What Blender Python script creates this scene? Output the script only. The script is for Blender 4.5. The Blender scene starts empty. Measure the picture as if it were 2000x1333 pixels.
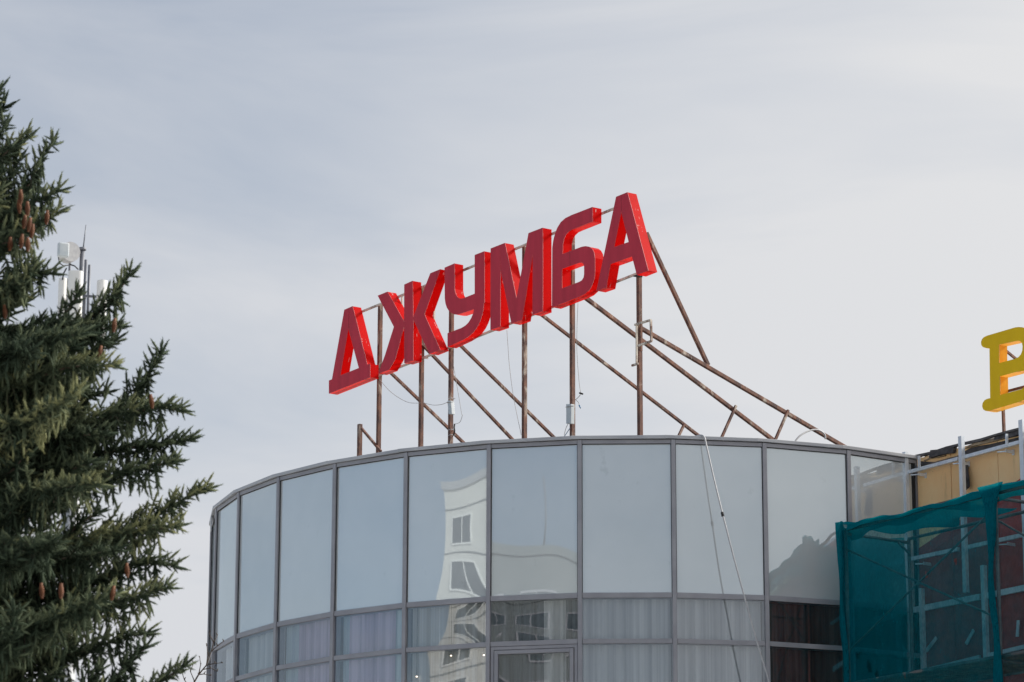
import bpy, bmesh, math, random
import numpy as np
from mathutils import Vector, Matrix, Euler
from mathutils.geometry import tessellate_polygon
random.seed(7)
rng = np.random.default_rng(7)
R_ = math.radians
scn = bpy.context.scene
C = scn.collection

# ------------------------------------------------------------------ camera
EYE = 1.6
PITCH = 0.2497
FPX = 6300.0                        # focal length in pixels of a 2000 px wide picture
cam_d = bpy.data.cameras.new('camera')
cam = bpy.data.objects.new('camera', cam_d); C.objects.link(cam)
cam_d.sensor_width = 36; cam_d.sensor_fit = 'HORIZONTAL'
cam_d.lens = FPX/2000*36
cam_d.clip_start = 0.5; cam_d.clip_end = 6000
CM = Matrix.Rotation(math.pi/2 + PITCH, 3, 'X') @ Matrix.Rotation(0.0032, 3, 'Z')
cam.matrix_world = Matrix.Translation((0, 0, EYE)) @ CM.to_4x4()
cam_d.dof.use_dof = True; cam_d.dof.focus_distance = 42.0; cam_d.dof.aperture_fstop = 4.0
scn.camera = cam
scn.render.resolution_x, scn.render.resolution_y = 1024, 682

# ------------------------------------------------------------------ world and sun
SUN_AZ = Vector((0.955, 0.296, 0)).normalized()   # towards the sun, on the ground
SUN_EL = R_(36)
sun_dir = Vector((SUN_AZ.x*math.cos(SUN_EL), SUN_AZ.y*math.cos(SUN_EL), math.sin(SUN_EL)))
w = bpy.data.worlds.new('World'); scn.world = w; w.use_nodes = True
nt = w.node_tree; nt.nodes.clear()
def N(tree, t, **kw):
    n = tree.nodes.new(t)
    for k, v in kw.items():
        if k in n.inputs.keys(): n.inputs[k].default_value = v
        else: setattr(n, k, v)
    return n
sky = N(nt, 'ShaderNodeTexSky', sky_type='NISHITA', sun_disc=False, sun_elevation=SUN_EL,
        sun_rotation=math.atan2(SUN_AZ.x, SUN_AZ.y), air_density=1.0, dust_density=0.9, ozone_density=1.0)
tc = N(nt, 'ShaderNodeTexCoord')
mp = N(nt, 'ShaderNodeMapping'); mp.inputs['Scale'].default_value = (2.2, 2.2, 9.0); mp.inputs['Rotation'].default_value = (0.1, -0.12, 0.3)
nz = N(nt, 'ShaderNodeTexNoise', Scale=1.5, Detail=6.0, Roughness=0.55, Distortion=0.6)
nt.links.new(tc.outputs['Generated'], mp.inputs['Vector']); nt.links.new(mp.outputs['Vector'], nz.inputs['Vector'])
dot = N(nt, 'ShaderNodeVectorMath', operation='DOT_PRODUCT'); dot.inputs[1].default_value = sun_dir
nt.links.new(tc.outputs['Generated'], dot.inputs[0])
sep = N(nt, 'ShaderNodeSeparateXYZ'); nt.links.new(tc.outputs['Generated'], sep.inputs[0])
# thin cloud: thicker towards the sun and towards the horizon
m1 = N(nt, 'ShaderNodeMapRange'); m1.inputs['From Min'].default_value = -0.5; m1.inputs['From Max'].default_value = 0.6
m1.inputs['To Min'].default_value = 0.08; m1.inputs['To Max'].default_value = 1.0
nt.links.new(dot.outputs['Value'], m1.inputs['Value'])
m2 = N(nt, 'ShaderNodeMapRange'); m2.inputs['From Min'].default_value = 0.3; m2.inputs['From Max'].default_value = 0.7
m2.inputs['To Min'].default_value = -0.26; m2.inputs['To Max'].default_value = 0.28
nt.links.new(nz.outputs['Fac'], m2.inputs['Value'])
m3 = N(nt, 'ShaderNodeMapRange'); m3.inputs['From Min'].default_value = 0.14; m3.inputs['From Max'].default_value = 0.36
m3.inputs['To Min'].default_value = 0.32; m3.inputs['To Max'].default_value = -0.36
nt.links.new(sep.outputs['Z'], m3.inputs['Value'])
a1 = N(nt, 'ShaderNodeMath', operation='ADD'); nt.links.new(m1.outputs[0], a1.inputs[0]); nt.links.new(m2.outputs[0], a1.inputs[1])
a2 = N(nt, 'ShaderNodeMath', operation='ADD', use_clamp=True); nt.links.new(a1.outputs[0], a2.inputs[0]); nt.links.new(m3.outputs[0], a2.inputs[1])
# the cloud itself brightens round the hidden sun
gl = N(nt, 'ShaderNodeMapRange', interpolation_type='SMOOTHSTEP'); gl.inputs['From Min'].default_value = 0.2; gl.inputs['From Max'].default_value = 1.0
nt.links.new(dot.outputs['Value'], gl.inputs['Value'])
cc = N(nt, 'ShaderNodeMix', data_type='RGBA')
cc.inputs[6].default_value = (6.7, 6.85, 7.2, 1); cc.inputs[7].default_value = (8.6, 8.5, 8.3, 1)
nt.links.new(gl.outputs[0], cc.inputs[0])
mx = N(nt, 'ShaderNodeMix', data_type='RGBA')
a3 = N(nt, 'ShaderNodeMath', operation='ADD', use_clamp=True); nt.links.new(a2.outputs[0], a3.inputs[0]); nt.links.new(gl.outputs[0], a3.inputs[1])
nt.links.new(a3.outputs[0], mx.inputs[0]); nt.links.new(sky.outputs[0], mx.inputs[6]); nt.links.new(cc.outputs[2], mx.inputs[7])
bg = N(nt, 'ShaderNodeBackground', Strength=0.088)
wo = N(nt, 'ShaderNodeOutputWorld')
nt.links.new(mx.outputs[2], bg.inputs['Color']); nt.links.new(bg.outputs[0], wo.inputs['Surface'])

sd = bpy.data.lights.new('sun', 'SUN'); sd.energy = 5.0; sd.angle = R_(10); sd.color = (1.0, 0.95, 0.87)
sun = bpy.data.objects.new('sun', sd); C.objects.link(sun)
sun.rotation_euler = (-sun_dir).to_track_quat('-Z', 'Y').to_euler(); sun.location = (0, 0, 60)
scn.view_settings.view_transform = 'Standard'; scn.view_settings.look = 'None'
scn.view_settings.exposure = 0.22; scn.view_settings.gamma = 1.0; scn.view_settings.use_curve_mapping = False

# ------------------------------------------------------------------ helpers
def ray(px, py):
    return (CM @ Vector(((px-1000)/FPX, -(py-666.5)/FPX, -1))).normalized()
O = Vector((0, 0, EYE))
def on_plane(px, py, p0, n):
    d = ray(px, py)
    return O + d*((p0-O).dot(n)/d.dot(n))
def at_y(px, py, y):
    d = ray(px, py); return O + d*(y/d.y)
def tag(o, label=None, cat=None, group=None, kind=None):
    if label: o['label'] = label
    if cat: o['category'] = cat
    if group: o['group'] = group
    if kind: o['kind'] = kind
    return o
def thing(name, loc, label, cat, group=None):
    o = bpy.data.objects.new(name, None); C.objects.link(o); o.location = loc
    o.empty_display_size = 0.3
    return tag(o, label, cat, group)
class MB:
    def __init__(s): s.v = []; s.f = []; s.sm = []
    def poly(s, pts, smooth=False):
        b = len(s.v); s.v += [Vector(p) for p in pts]; s.f.append(tuple(range(b, b+len(pts)))); s.sm.append(smooth)
    def hexa(s, a, b):              # two quads -> closed box
        k = len(s.v); s.v += [Vector(p) for p in a] + [Vector(p) for p in b]
        for q in ((3,2,1,0),(4,5,6,7),(0,1,5,4),(1,2,6,5),(2,3,7,6),(3,0,4,7)):
            s.f.append(tuple(k+i for i in q)); s.sm.append(False)
        return s
    def box(s, c, ax, ay, az):      # centre and three half-vectors
        c, ax, ay, az = map(Vector, (c, ax, ay, az))
        return s.hexa([c-ax-ay-az, c+ax-ay-az, c+ax+ay-az, c-ax+ay-az], [c-ax-ay+az, c+ax-ay+az, c+ax+ay+az, c-ax+ay+az])
    def bar(s, p, q, a, b, up=(0, 0, 1)):
        p, q, up = Vector(p), Vector(q), Vector(up); d = (q-p).normalized()
        if abs(d.dot(up)) > 0.98: up = WV
        x = d.cross(up).normalized()*a/2; y = x.cross(d).normalized()*b/2
        return s.hexa([p-x-y, p+x-y, p+x+y, p-x+y], [q-x-y, q+x-y, q+x+y, q-x+y])
    def tube(s, pts, r, n=8, r2=None, caps=True, smooth=True):
        pts = [Vector(p) for p in pts]; r2 = r if r2 is None else r2
        base = len(s.v); m = len(pts); up = None
        for i, p in enumerate(pts):
            d = (pts[min(i+1, m-1)]-pts[max(i-1, 0)]).normalized()
            if up is None:
                up = Vector((0, 0, 1)) if abs(d.z) < 0.9 else Vector((1, 0, 0))
            x = d.cross(up).normalized(); y = x.cross(d).normalized(); up = y
            rr = r + (r2-r)*i/max(1, m-1)
            for k in range(n):
                a = 2*math.pi*k/n; s.v.append(p + x*rr*math.cos(a) + y*rr*math.sin(a))
        for i in range(m-1):
            for k in range(n):
                s.f.append((base+i*n+k, base+i*n+(k+1) % n, base+(i+1)*n+(k+1) % n, base+(i+1)*n+k)); s.sm.append(smooth)
        if caps:
            s.f.append(tuple(base+k for k in reversed(range(n)))); s.sm.append(False)
            s.f.append(tuple(base+(m-1)*n+k for k in range(n))); s.sm.append(False)
        return s
    def grid(s, fn, nu, nv, smooth=True):
        b = len(s.v)
        for j in range(nv+1):
            for i in range(nu+1): s.v.append(Vector(fn(i/nu, j/nv)))
        for j in range(nv):
            for i in range(nu):
                k = b+j*(nu+1)+i; s.f.append((k, k+1, k+nu+2, k+nu+1)); s.sm.append(smooth)
        return s
    def build(s, name, mat, parent=None, bevel=0):
        me = bpy.data.meshes.new(name)
        off = parent.matrix_basis.translation if parent is not None and parent.parent is None else Vector((0, 0, 0))
        if parent is not None and parent.parent is not None:
            off = parent.parent.matrix_basis.translation + parent.matrix_basis.translation
        me.from_pydata([v-off for v in s.v], [], s.f)
        me.polygons.foreach_set('use_smooth', s.sm)
        me.materials.append(mat); me.update()
        o = bpy.data.objects.new(name, me); C.objects.link(o)
        if parent is not None: o.parent = parent
        if bevel:
            m = o.modifiers.new('bevel', 'BEVEL'); m.width = bevel; m.segments = 2; m.limit_method = 'ANGLE'
        return o

# ------------------------------------------------------------------ materials
def new_mat(name):
    m = bpy.data.materials.new(name); m.use_nodes = True; t = m.node_tree; t.nodes.clear()
    out = t.nodes.new('ShaderNodeOutputMaterial'); return m, t, out
def noise_col(t, c1, c2, scale=5, detail=5, rough=0.6, lo=0.35, hi=0.65, stretch=(1, 1, 1), dist=0.0):
    tc = t.nodes.new('ShaderNodeTexCoord'); mp = t.nodes.new('ShaderNodeMapping'); mp.inputs['Scale'].default_value = stretch
    t.links.new(tc.outputs['Object'], mp.inputs['Vector'])
    n = N(t, 'ShaderNodeTexNoise', Scale=scale, Detail=detail, Roughness=rough, Distortion=dist)
    t.links.new(mp.outputs['Vector'], n.inputs['Vector'])
    mr = N(t, 'ShaderNodeMapRange'); mr.inputs['From Min'].default_value = lo; mr.inputs['From Max'].default_value = hi
    t.links.new(n.outputs['Fac'], mr.inputs['Value'])
    mx = N(t, 'ShaderNodeMix', data_type='RGBA'); t.links.new(mr.outputs[0], mx.inputs[0])
    def put(sock, c):
        if isinstance(c, bpy.types.NodeSocket): t.links.new(c, sock)
        else: sock.default_value = (*c, 1)
    put(mx.inputs[6], c1); put(mx.inputs[7], c2)
    return mx.outputs[2], n.outputs['Fac']
def simple(name, c1, c2=None, rough=0.6, scale=5, metal=0.0, bump=0.0, stretch=(1, 1, 1), spec=0.5, lo=0.35, hi=0.65, detail=5):
    m, t, out = new_mat(name); p = t.nodes.new('ShaderNodeBsdfPrincipled')
    p.inputs['Roughness'].default_value = rough; p.inputs['Metallic'].default_value = metal; p.inputs['Specular IOR Level'].default_value = spec
    col, f = noise_col(t, c1, c2 or c1, scale, detail, 0.6, lo, hi, stretch)
    t.links.new(col, p.inputs['Base Color'])
    if bump:
        b = N(t, 'ShaderNodeBump', Strength=bump, Distance=0.01); t.links.new(f, b.inputs['Height']); t.links.new(b.outputs[0], p.inputs['Normal'])
    t.links.new(p.outputs[0], out.inputs['Surface']); return m
M = {}
M['asphalt'] = simple('asphalt', (.045, .045, .047), (.065, .064, .063), .9, 8, bump=.3)
M['bounce_paving'] = simple('pale_bounce_paving', (.44, .43, .41), (.52, .51, .48), .85, .4, bump=.1)  # unseen ground, paving made this pale to bounce light onto the walls
M['paving'] = simple('paving', (.28, .27, .25), (.36, .34, .32), .85, 3, bump=.2)
M['alu'] = simple('grey_aluminium', (.29, .29, .32), (.35, .35, .38), .45, 3, metal=.25)
M['coping'] = simple('coping_metal', (.40, .41, .44), (.52, .53, .55), .5, 2, metal=.2, stretch=(1, 1, 6))
M['gasket'] = simple('dark_gasket', (.02, .02, .022), None, .7)
M['inner'] = simple('interior_wall', (.17, .165, .16), (.22, .21, .2), .8, 2)
M['roof'] = simple('roof_felt', (.09, .09, .09), (.14, .135, .13), .9, 2)
M['galv'] = simple('galvanised_steel', (.62, .67, .74), (.78, .82, .87), .42, 14, metal=.3, stretch=(1, 1, .4))
M['scaf'] = simple('scaffold_steel', (.10, .105, .11), (.2, .2, .2), .55, 6, metal=.3)
M['wood'] = simple('weathered_board', (.12, .095, .075), (.24, .2, .16), .8, 6, stretch=(1, 1, 8))
M['black'] = simple('black_rubber', (.015, .015, .016), (.03, .03, .03), .7)
M['white_box'] = simple('white_painted_metal', (.5, .56, .6), (.62, .66, .68), .45, 5)
M['conduit'] = simple('grey_conduit', (.42, .42, .44), (.52, .52, .53), .5, 9)
M['wire'] = simple('pale_wire', (.33, .30, .28), None, .6)
M['blue'] = simple('blue_tape', (.02, .14, .3), None, .5)
M['bark'] = simple('bark', (.06, .045, .035), (.12, .09, .07), .9, 12, bump=.5, stretch=(1, 1, .3))
M['cone'] = simple('cone_scales', (.12, .040, .016), (.22, .085, .035), .7, 40, bump=.4)
M['antenna_white'] = simple('antenna_plastic', (.78, .78, .77), (.84, .84, .82), .5, 2)
M['antenna_grey'] = simple('antenna_steel', (.12, .13, .16), (.18, .19, .22), .5, 5, metal=.2)
M['monopole'] = simple('pale_mast_paint', (.36, .38, .41), (.42, .44, .46), .5, 1)

def rust_mat(name, paint, amt_lo, amt_hi):
    m, t, out = new_mat(name); p = t.nodes.new('ShaderNodeBsdfPrincipled'); p.inputs['Roughness'].default_value = .75
    rust, f = noise_col(t, (.07, .034, .030), (.26, .115, .07), 14, 6, .65, .38, .68, (1, 1, .35))
    col, f2 = noise_col(t, rust, paint, 5.5, 7, .7, amt_lo, amt_hi, (1, 1, .4), .4)
    t.links.new(col, p.inputs['Base Color'])
    b = N(t, 'ShaderNodeBump', Strength=.35, Distance=.004); t.links.new(f, b.inputs['Height']); t.links.new(b.outputs[0], p.inputs['Normal'])
    t.links.new(p.outputs[0], out.inputs['Surface']); return m
M['rust'] = rust_mat('rusty_steel', (.50, .43, .36), .55, .66)
M['pale_rust'] = rust_mat('flaking_pale_paint_steel', (.68, .62, .54), .38, .52)

def face_mat(name, c1, c2, rough=.5):
    m, t, out = new_mat(name); p = t.nodes.new('ShaderNodeBsdfPrincipled'); p.inputs['Roughness'].default_value = rough; p.inputs['Specular IOR Level'].default_value = .22
    base, f = noise_col(t, c1, c2, 2.2, 4, .5, .3, .7, (3, 3, .35))
    col, f2 = noise_col(t, base, tuple(min(1, x*1.6+.02) for x in c2), 46, 3, .6, .70, .78)
    t.links.new(col, p.inputs['Base Color'])
    rr = N(t, 'ShaderNodeMapRange'); rr.inputs['To Min'].default_value = rough-.08; rr.inputs['To Max'].default_value = rough+.12
    t.links.new(f, rr.inputs['Value']); t.links.new(rr.outputs[0], p.inputs['Roughness'])
    t.links.new(p.outputs[0], out.inputs['Surface']); return m
M['red_face'] = face_mat('faded_red_acrylic', (.45, .028, .053), (.58, .042, .073), .6)
M['yellow_face'] = face_mat('yellow_acrylic', (.84, .55, .006), (.90, .61, .010), .5)
M['dark_seam'] = simple('dark_red_seam', (.16, .012, .02), None, .6)
M['trim'] = simple('pale_red_edge', (.55, .03, .04), (.62, .08, .08), .5, 20)

def side_mat(name, col, tcol, thru, chips=True):
    m, t, out = new_mat(name); p = t.nodes.new('ShaderNodeBsdfPrincipled'); p.inputs['Roughness'].default_value = .3; p.inputs['Specular IOR Level'].default_value = .1
    if chips:
        c, f = noise_col(t, col, (.75, .55, .52), 7, 9, .75, .62, .64, (1.6, 1.6, .5), .2)
    else: c, f = noise_col(t, col, tuple(x*.9 for x in col), 4)
    t.links.new(c, p.inputs['Base Color'])
    tl = N(t, 'ShaderNodeBsdfTranslucent'); tl.inputs['Color'].default_value = (*tcol, 1)
    tr = N(t, 'ShaderNodeBsdfTransparent'); tr.inputs['Color'].default_value = (*tcol, 1)
    m1 = N(t, 'ShaderNodeMixShader', Fac=.32); t.links.new(p.outputs[0], m1.inputs[1]); t.links.new(tl.outputs[0], m1.inputs[2])
    m2 = N(t, 'ShaderNodeMixShader', Fac=thru); t.links.new(m1.outputs[0], m2.inputs[1]); t.links.new(tr.outputs[0], m2.inputs[2])
    t.links.new(m2.outputs[0], out.inputs['Surface']); return m
M['red_side'] = side_mat('red_translucent_return', (.60, .003, .003), (.95, .006, .004), .14)
M['yellow_side'] = side_mat('amber_translucent_return', (.75, .36, .03), (1.0, .55, .10), .08, False)

def spandrel_mat():
    m, t, out = new_mat('spandrel_glass')
    col, f = noise_col(t, (.58, .605, .615), (.63, .655, .665), .8, 3)
    col2, f2 = noise_col(t, col, (.47, .485, .49), 3.2, 8, .72, .63, .78, (1, 1, .7))
    df = N(t, 'ShaderNodeBsdfDiffuse'); t.links.new(col2, df.inputs['Color'])
    gs = N(t, 'ShaderNodeBsdfGlossy', Roughness=.006); gs.inputs['Color'].default_value = (.84, .95, 1.0, 1)
    fr = N(t, 'ShaderNodeFresnel', IOR=1.55)
    mr = N(t, 'ShaderNodeMapRange'); mr.inputs['To Min'].default_value = .235; mr.inputs['To Max'].default_value = 1.0; t.links.new(fr.outputs[0], mr.inputs['Value'])
    ms = N(t, 'ShaderNodeMixShader'); t.links.new(mr.outputs[0], ms.inputs[0]); t.links.new(df.outputs[0], ms.inputs[1]); t.links.new(gs.outputs[0], ms.inputs[2])
    t.links.new(ms.outputs[0], out.inputs['Surface']); return m
def glass_mat(name, tint=(.89, .93, .95), base=.14, rough=.0):
    m, t, out = new_mat(name)
    tr = N(t, 'ShaderNodeBsdfTransparent'); tr.inputs['Color'].default_value = (*tint, 1)
    gs = N(t, 'ShaderNodeBsdfGlossy', Roughness=rough); gs.inputs['Color'].default_value = (.92, .96, 1, 1)
    fr = N(t, 'ShaderNodeFresnel', IOR=1.5)
    mr = N(t, 'ShaderNodeMapRange'); mr.inputs['To Min'].default_value = base; mr.inputs['To Max'].default_value = 1.0; t.links.new(fr.outputs[0], mr.inputs['Value'])
    ms = N(t, 'ShaderNodeMixShader'); t.links.new(mr.outputs[0], ms.inputs[0]); t.links.new(tr.outputs[0], ms.inputs[1]); t.links.new(gs.outputs[0], ms.inputs[2])
    t.links.new(ms.outputs[0], out.inputs['Surface']); return m
M['spandrel'] = spandrel_mat()
M['pane'] = glass_mat('window_glass')
def fabric(name, c1, c2, tl=.12):
    m, t, out = new_mat(name)
    col, f = noise_col(t, tuple(x*.68 for x in c1), tuple(min(.92, x*1.22) for x in c2), 1.7, 4, .6, .36, .64, (5, 5, .03))  # vertical dark and light streaks paint in the shading of the folds
    df = N(t, 'ShaderNodeBsdfDiffuse'); t.links.new(col, df.inputs['Color'])
    tn = N(t, 'ShaderNodeBsdfTranslucent'); t.links.new(col, tn.inputs['Color'])
    ms = N(t, 'ShaderNodeMixShader', Fac=tl); t.links.new(df.outputs[0], ms.inputs[1]); t.links.new(tn.outputs[0], ms.inputs[2])
    t.links.new(ms.outputs[0], out.inputs['Surface']); return m
M['cur_pale'] = fabric('pale_grey_curtain', (.86, .88, .90), (.90, .91, .92))
M['cur_blue'] = fabric('light_blue_curtain', (.52, .65, .82), (.62, .74, .88))
M['cur_mauve'] = fabric('mauve_curtain', (.60, .50, .68), (.72, .62, .78))
M['cur_beige'] = fabric('cream_curtain', (.82, .77, .70), (.88, .84, .77))
M['cur_dark'] = fabric('slate_curtain', (.09, .10, .13), (.20, .22, .25))
M['cur_brown'] = fabric('dark_brown_curtain', (.12, .078, .070), (.20, .14, .12), .2)
M['cur_grey'] = fabric('grey_curtain', (.64, .66, .70), (.76, .77, .80))
m, t, out = new_mat('glint_glow'); e = N(t, 'ShaderNodeEmission', Strength=4.0); e.inputs['Color'].default_value = (1, .82, .6, 1); t.links.new(e.outputs[0], out.inputs['Surface']); M['glow_spot'] = m  # emission for the imitated glints behind the glass

def net_mat(name, alpha, tint=(.30, .80, .88)):
    m, t, out = new_mat(name)
    tc = t.nodes.new('ShaderNodeTexCoord')
    mp = t.nodes.new('ShaderNodeMapping'); mp.inputs['Scale'].default_value = (1, 1, .25); mp.inputs['Rotation'].default_value = (0, .35, 0)
    t.links.new(tc.outputs['Object'], mp.inputs['Vector'])
    n1 = N(t, 'ShaderNodeTexNoise', Scale=70.0, Detail=3.0); t.links.new(mp.outputs[0], n1.inputs['Vector'])
    n2 = N(t, 'ShaderNodeTexNoise', Scale=2.6, Detail=4.0, Distortion=.5); t.links.new(tc.outputs['Object'], n2.inputs['Vector'])
    r1 = N(t, 'ShaderNodeMapRange'); r1.inputs['From Min'].default_value = .35; r1.inputs['From Max'].default_value = .65; r1.inputs['To Min'].default_value = -.10; r1.inputs['To Max'].default_value = .10
    t.links.new(n1.outputs['Fac'], r1.inputs['Value'])
    r2 = N(t, 'ShaderNodeMapRange'); r2.inputs['From Min'].default_value = .35; r2.inputs['From Max'].default_value = .65; r2.inputs['To Min'].default_value = alpha-.08; r2.inputs['To Max'].default_value = alpha+.08
    t.links.new(n2.outputs['Fac'], r2.inputs['Value'])
    ad = N(t, 'ShaderNodeMath', operation='ADD', use_clamp=True); t.links.new(r1.outputs[0], ad.inputs[0]); t.links.new(r2.outputs[0], ad.inputs[1])
    df = N(t, 'ShaderNodeBsdfDiffuse'); df.inputs['Color'].default_value = (.003, .19, .245, 1)
    tl = N(t, 'ShaderNodeBsdfTranslucent'); tl.inputs['Color'].default_value = (.003, .28, .33, 1)
    ms = N(t, 'ShaderNodeMixShader', Fac=.45); t.links.new(df.outputs[0], ms.inputs[1]); t.links.new(tl.outputs[0], ms.inputs[2])
    tr = N(t, 'ShaderNodeBsdfTransparent'); tr.inputs['Color'].default_value = (*tint, 1)
    mm = N(t, 'ShaderNodeMixShader'); t.links.new(ad.outputs[0], mm.inputs[0]); t.links.new(tr.outputs[0], mm.inputs[1]); t.links.new(ms.outputs[0], mm.inputs[2])
    t.links.new(mm.outputs[0], out.inputs['Surface']); return m
M['net'] = net_mat('teal_net', .44, (.58, .86, .90))
M['net_end'] = net_mat('teal_net_end_sheet', .38, (.22, .78, .88))
M['net_thin'] = net_mat('thin_teal_net', .20, (.80, .88, .90))
M['net_mid'] = net_mat('gathered_teal_net', .66)
M['net_thick'] = net_mat('teal_net_doubled', .90)

def beige_mat():
    m, t, out = new_mat('stained_beige_panel'); p = t.nodes.new('ShaderNodeBsdfPrincipled'); p.inputs['Roughness'].default_value = .6
    base, f = noise_col(t, (.91, .54, .245), (.95, .67, .36), 1.6, 5, .6, .3, .7)
    stn, f2 = noise_col(t, base, (.52, .34, .17), 3.0, 7, .7, .60, .78, (1.5, 1.5, .22))
    dk, f3 = noise_col(t, stn, (.05, .035, .025), 24, 4, .7, .72, .76)
    t.links.new(dk, p.inputs['Base Color']); t.links.new(p.outputs[0], out.inputs['Surface']); return m
M['beige'] = beige_mat()
M['red_panel'] = simple('weathered_red_panel', (.36, .035, .03), (.46, .06, .05), .65, 4, lo=.3, hi=.7)
M['maroon'] = simple('maroon_brick_paint', (.34, .066, .06), (.44, .095, .085), .8, 9, bump=.3)
M['tar'] = simple('torn_roofing_felt', (.035, .033, .035), (.10, .095, .095), .85, 7, bump=.4)
M['foam'] = simple('torn_insulation', (.26, .19, .12), (.40, .31, .20), .9, 12, bump=.5)
M['block_white'] = simple('pale_render', (.62, .62, .60), (.70, .69, .66), .8, .25)
M['block_grey'] = simple('grey_concrete', (.13, .15, .155), (.18, .195, .20), .8, .3)
M['dark_pane'] = simple('dark_window', (.05, .065, .075), (.09, .11, .12), .1, .5)

# ------------------------------------------------------------------ ground
g = MB(); g.poly([(-2500, -2500, 0), (2500, -2500, 0), (2500, 2500, 0), (-2500, 2500, 0)])
tag(g.build('ground', M['bounce_paving']), kind='structure')
g = MB(); g.box((2, 34, .065), (34, 0, 0), (0, 6, 0), (0, 0, .065))
tag(g.build('pavement', M['paving'], bevel=.02), kind='structure')

# ------------------------------------------------------------------ common directions
AL = math.atan2(4400, 6502)
UV = Vector((math.sin(AL), -math.cos(AL), 0))     # along facade and sign row, to the right and nearer
WV = Vector((math.cos(AL), math.sin(AL), 0))      # into the building
Z = Vector((0, 0, 1))

# ------------------------------------------------------------------ round glazed building
CX, CY, DE, PH = 1.7227, 46.632, .1971, -.1391
RR = 1.2/(2*math.sin(DE/2))
Z0, Z1, Z2 = 9.038+EYE, 7.011+EYE, 6.422+EYE
Z3, Z4, Z5, Z6 = Z2-1.75, Z2-2.35, Z2-4.35, Z2-4.95
def V(k, r=0.0, z=0.0):
    a = PH+k*DE; return Vector((CX+(RR+r)*math.sin(a), CY-(RR+r)*math.cos(a), z))
K0, K1 = -15, 4
rot = thing('round_building', (CX, CY, 0), 'round building with a curved wall of grey framed glass panels and a flat metal coping', 'building')
ceil_bm = MB(); floor_bm = MB()
nall = 32
ring = [V(k, -.16) for k in range(K0, K0+nall)]
for nm, z, mt in (('roof', Z0-.06, 'roof'), ('ceiling', Z1+.10, 'inner'), ('floor', Z3-1.0, 'inner'), ('ceiling', Z5+1.2, 'inner')):
    b = MB(); b.hexa; pts = [Vector((p.x, p.y, z)) for p in ring]
    b.poly(pts); b.poly([p-Z*.12 for p in reversed(pts)])
    for i in range(nall):
        j = (i+1) % nall; b.poly([pts[i]-Z*.12, pts[j]-Z*.12, pts[j], pts[i]])
    b.build(nm, M[mt], rot)
b = MB(); b.tube([(CX+.4, CY+.6, .1), (CX+.4, CY+.6, Z1+.05)], 3.2, 24); b.build('inner_wall', M['inner'], rot)
b = MB()
for k in range(K1, K0+nall):
    b.hexa([V(k, -.15, .1), V(k+1, -.15, .1), V(k+1, -.02, .1), V(k, -.02, .1)], [V(k, -.15, Z0-.07), V(k+1, -.15, Z0-.07), V(k+1, -.02, Z0-.07), V(k, -.02, Z0-.07)])
b.build('rear_wall', M['block_grey'], rot)
def radial(k):
    a = PH+k*DE; return Vector((math.sin(a), -math.cos(a), 0)), Vector((math.cos(a), math.sin(a), 0))
for k in range(K0, K1+1):
    n, tg = radial(k)
    b = MB(); c = V(k, -.045)
    b.box(c+Z*((Z0-.004+.05)/2), tg*.0275, n*.075, Z*((Z0-.004-.05)/2)); b.build('mullion', M['alu'], rot, bevel=.004)
pill = {-6: .6, -5: .9, -4: .5, -3: 1.0, -2: .95, -1: 1.6, 0: .6, 1: .4, 2: .7, 3: .5}
rows = [(Z0-.055, Z1+.03, 'spandrel_panel', 'spandrel'), (Z1-.03, Z2+.028, 'window_pane', 'pane'), (Z2-.028, Z3+.03, 'window_pane', 'pane'),
        (Z3-.03, Z4+.03, 'window_pane', 'pane'), (Z4-.03, Z5+.03, 'spandrel_panel', 'spandrel'), (Z5-.03, .3, 'window_pane', 'pane')]
def bay_frame(k):
    a, c = V(k), V(k+1); tg = (c-a).normalized(); n = Vector((tg.y, -tg.x, 0)); return a, c, tg, n
for k in range(K0, K1):
    a, c, tg, n = bay_frame(k); mid = (a+c)/2
    for (zt, zb, nm, mt) in rows:
        b = MB(); amp = pill.get(k, 1.2)*.001 if zt > Z3 else .001
        ph1, ph2 = random.uniform(0, 6), random.uniform(0, 6)
        tx, tz = random.uniform(-.003, .003), random.uniform(-.006, .006)
        H = zt-zb
        if k == -1 and zt == Z2-.028: inset = .075
        else: inset = .028
        hw = .6-inset
        zt_, zb_ = (zt-.05, zb+.05) if inset > .05 else (zt, zb)
        def fn(u, v, zt=zt_, zb=zb_):
            x = (u*2-1)*hw; z = zb+(zt-zb)*v
            d = amp*(1-(u*2-1)**2)*(1-(v*2-1)**2)*1.3 + amp*.30*math.sin(3.1*u*2+ph1)*math.sin(2.3*v*2+ph2) + x*tx + (z-zb)*tz*.3
            return mid + tg*x + n*(-.006+d) + Z*z
        b.grid(fn, 18, 22 if H > 1.2 else 12)
        o = b.build(nm, M[mt], rot)
    for zc, h in ((Z0-.028, .026), (Z1, .034), (Z2, .031), (Z3, .034), (Z4, .034), (Z5, .034), (.18, .1)):
        b = MB(); b.box(mid+n*(-.048)+Z*zc, tg*(.6-.029), n*.066, Z*h); b.build('transom' if zc < Z0-.1 else 'header', M['alu'], rot, bevel=.003)
    # dark gasket seams round the top panel
    b = MB()
    for s in (-1, 1): b.box(mid+tg*s*.5685+n*.004+Z*((Z0-.055+Z1+.035)/2), tg*.0028, n*.006, Z*((Z0-.055-Z1-.035)/2))
    b.box(mid+n*.004+Z*(Z0-.0575), tg*.565, n*.006, Z*.0035)
    b.build('gasket', M['gasket'], rot)
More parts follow.
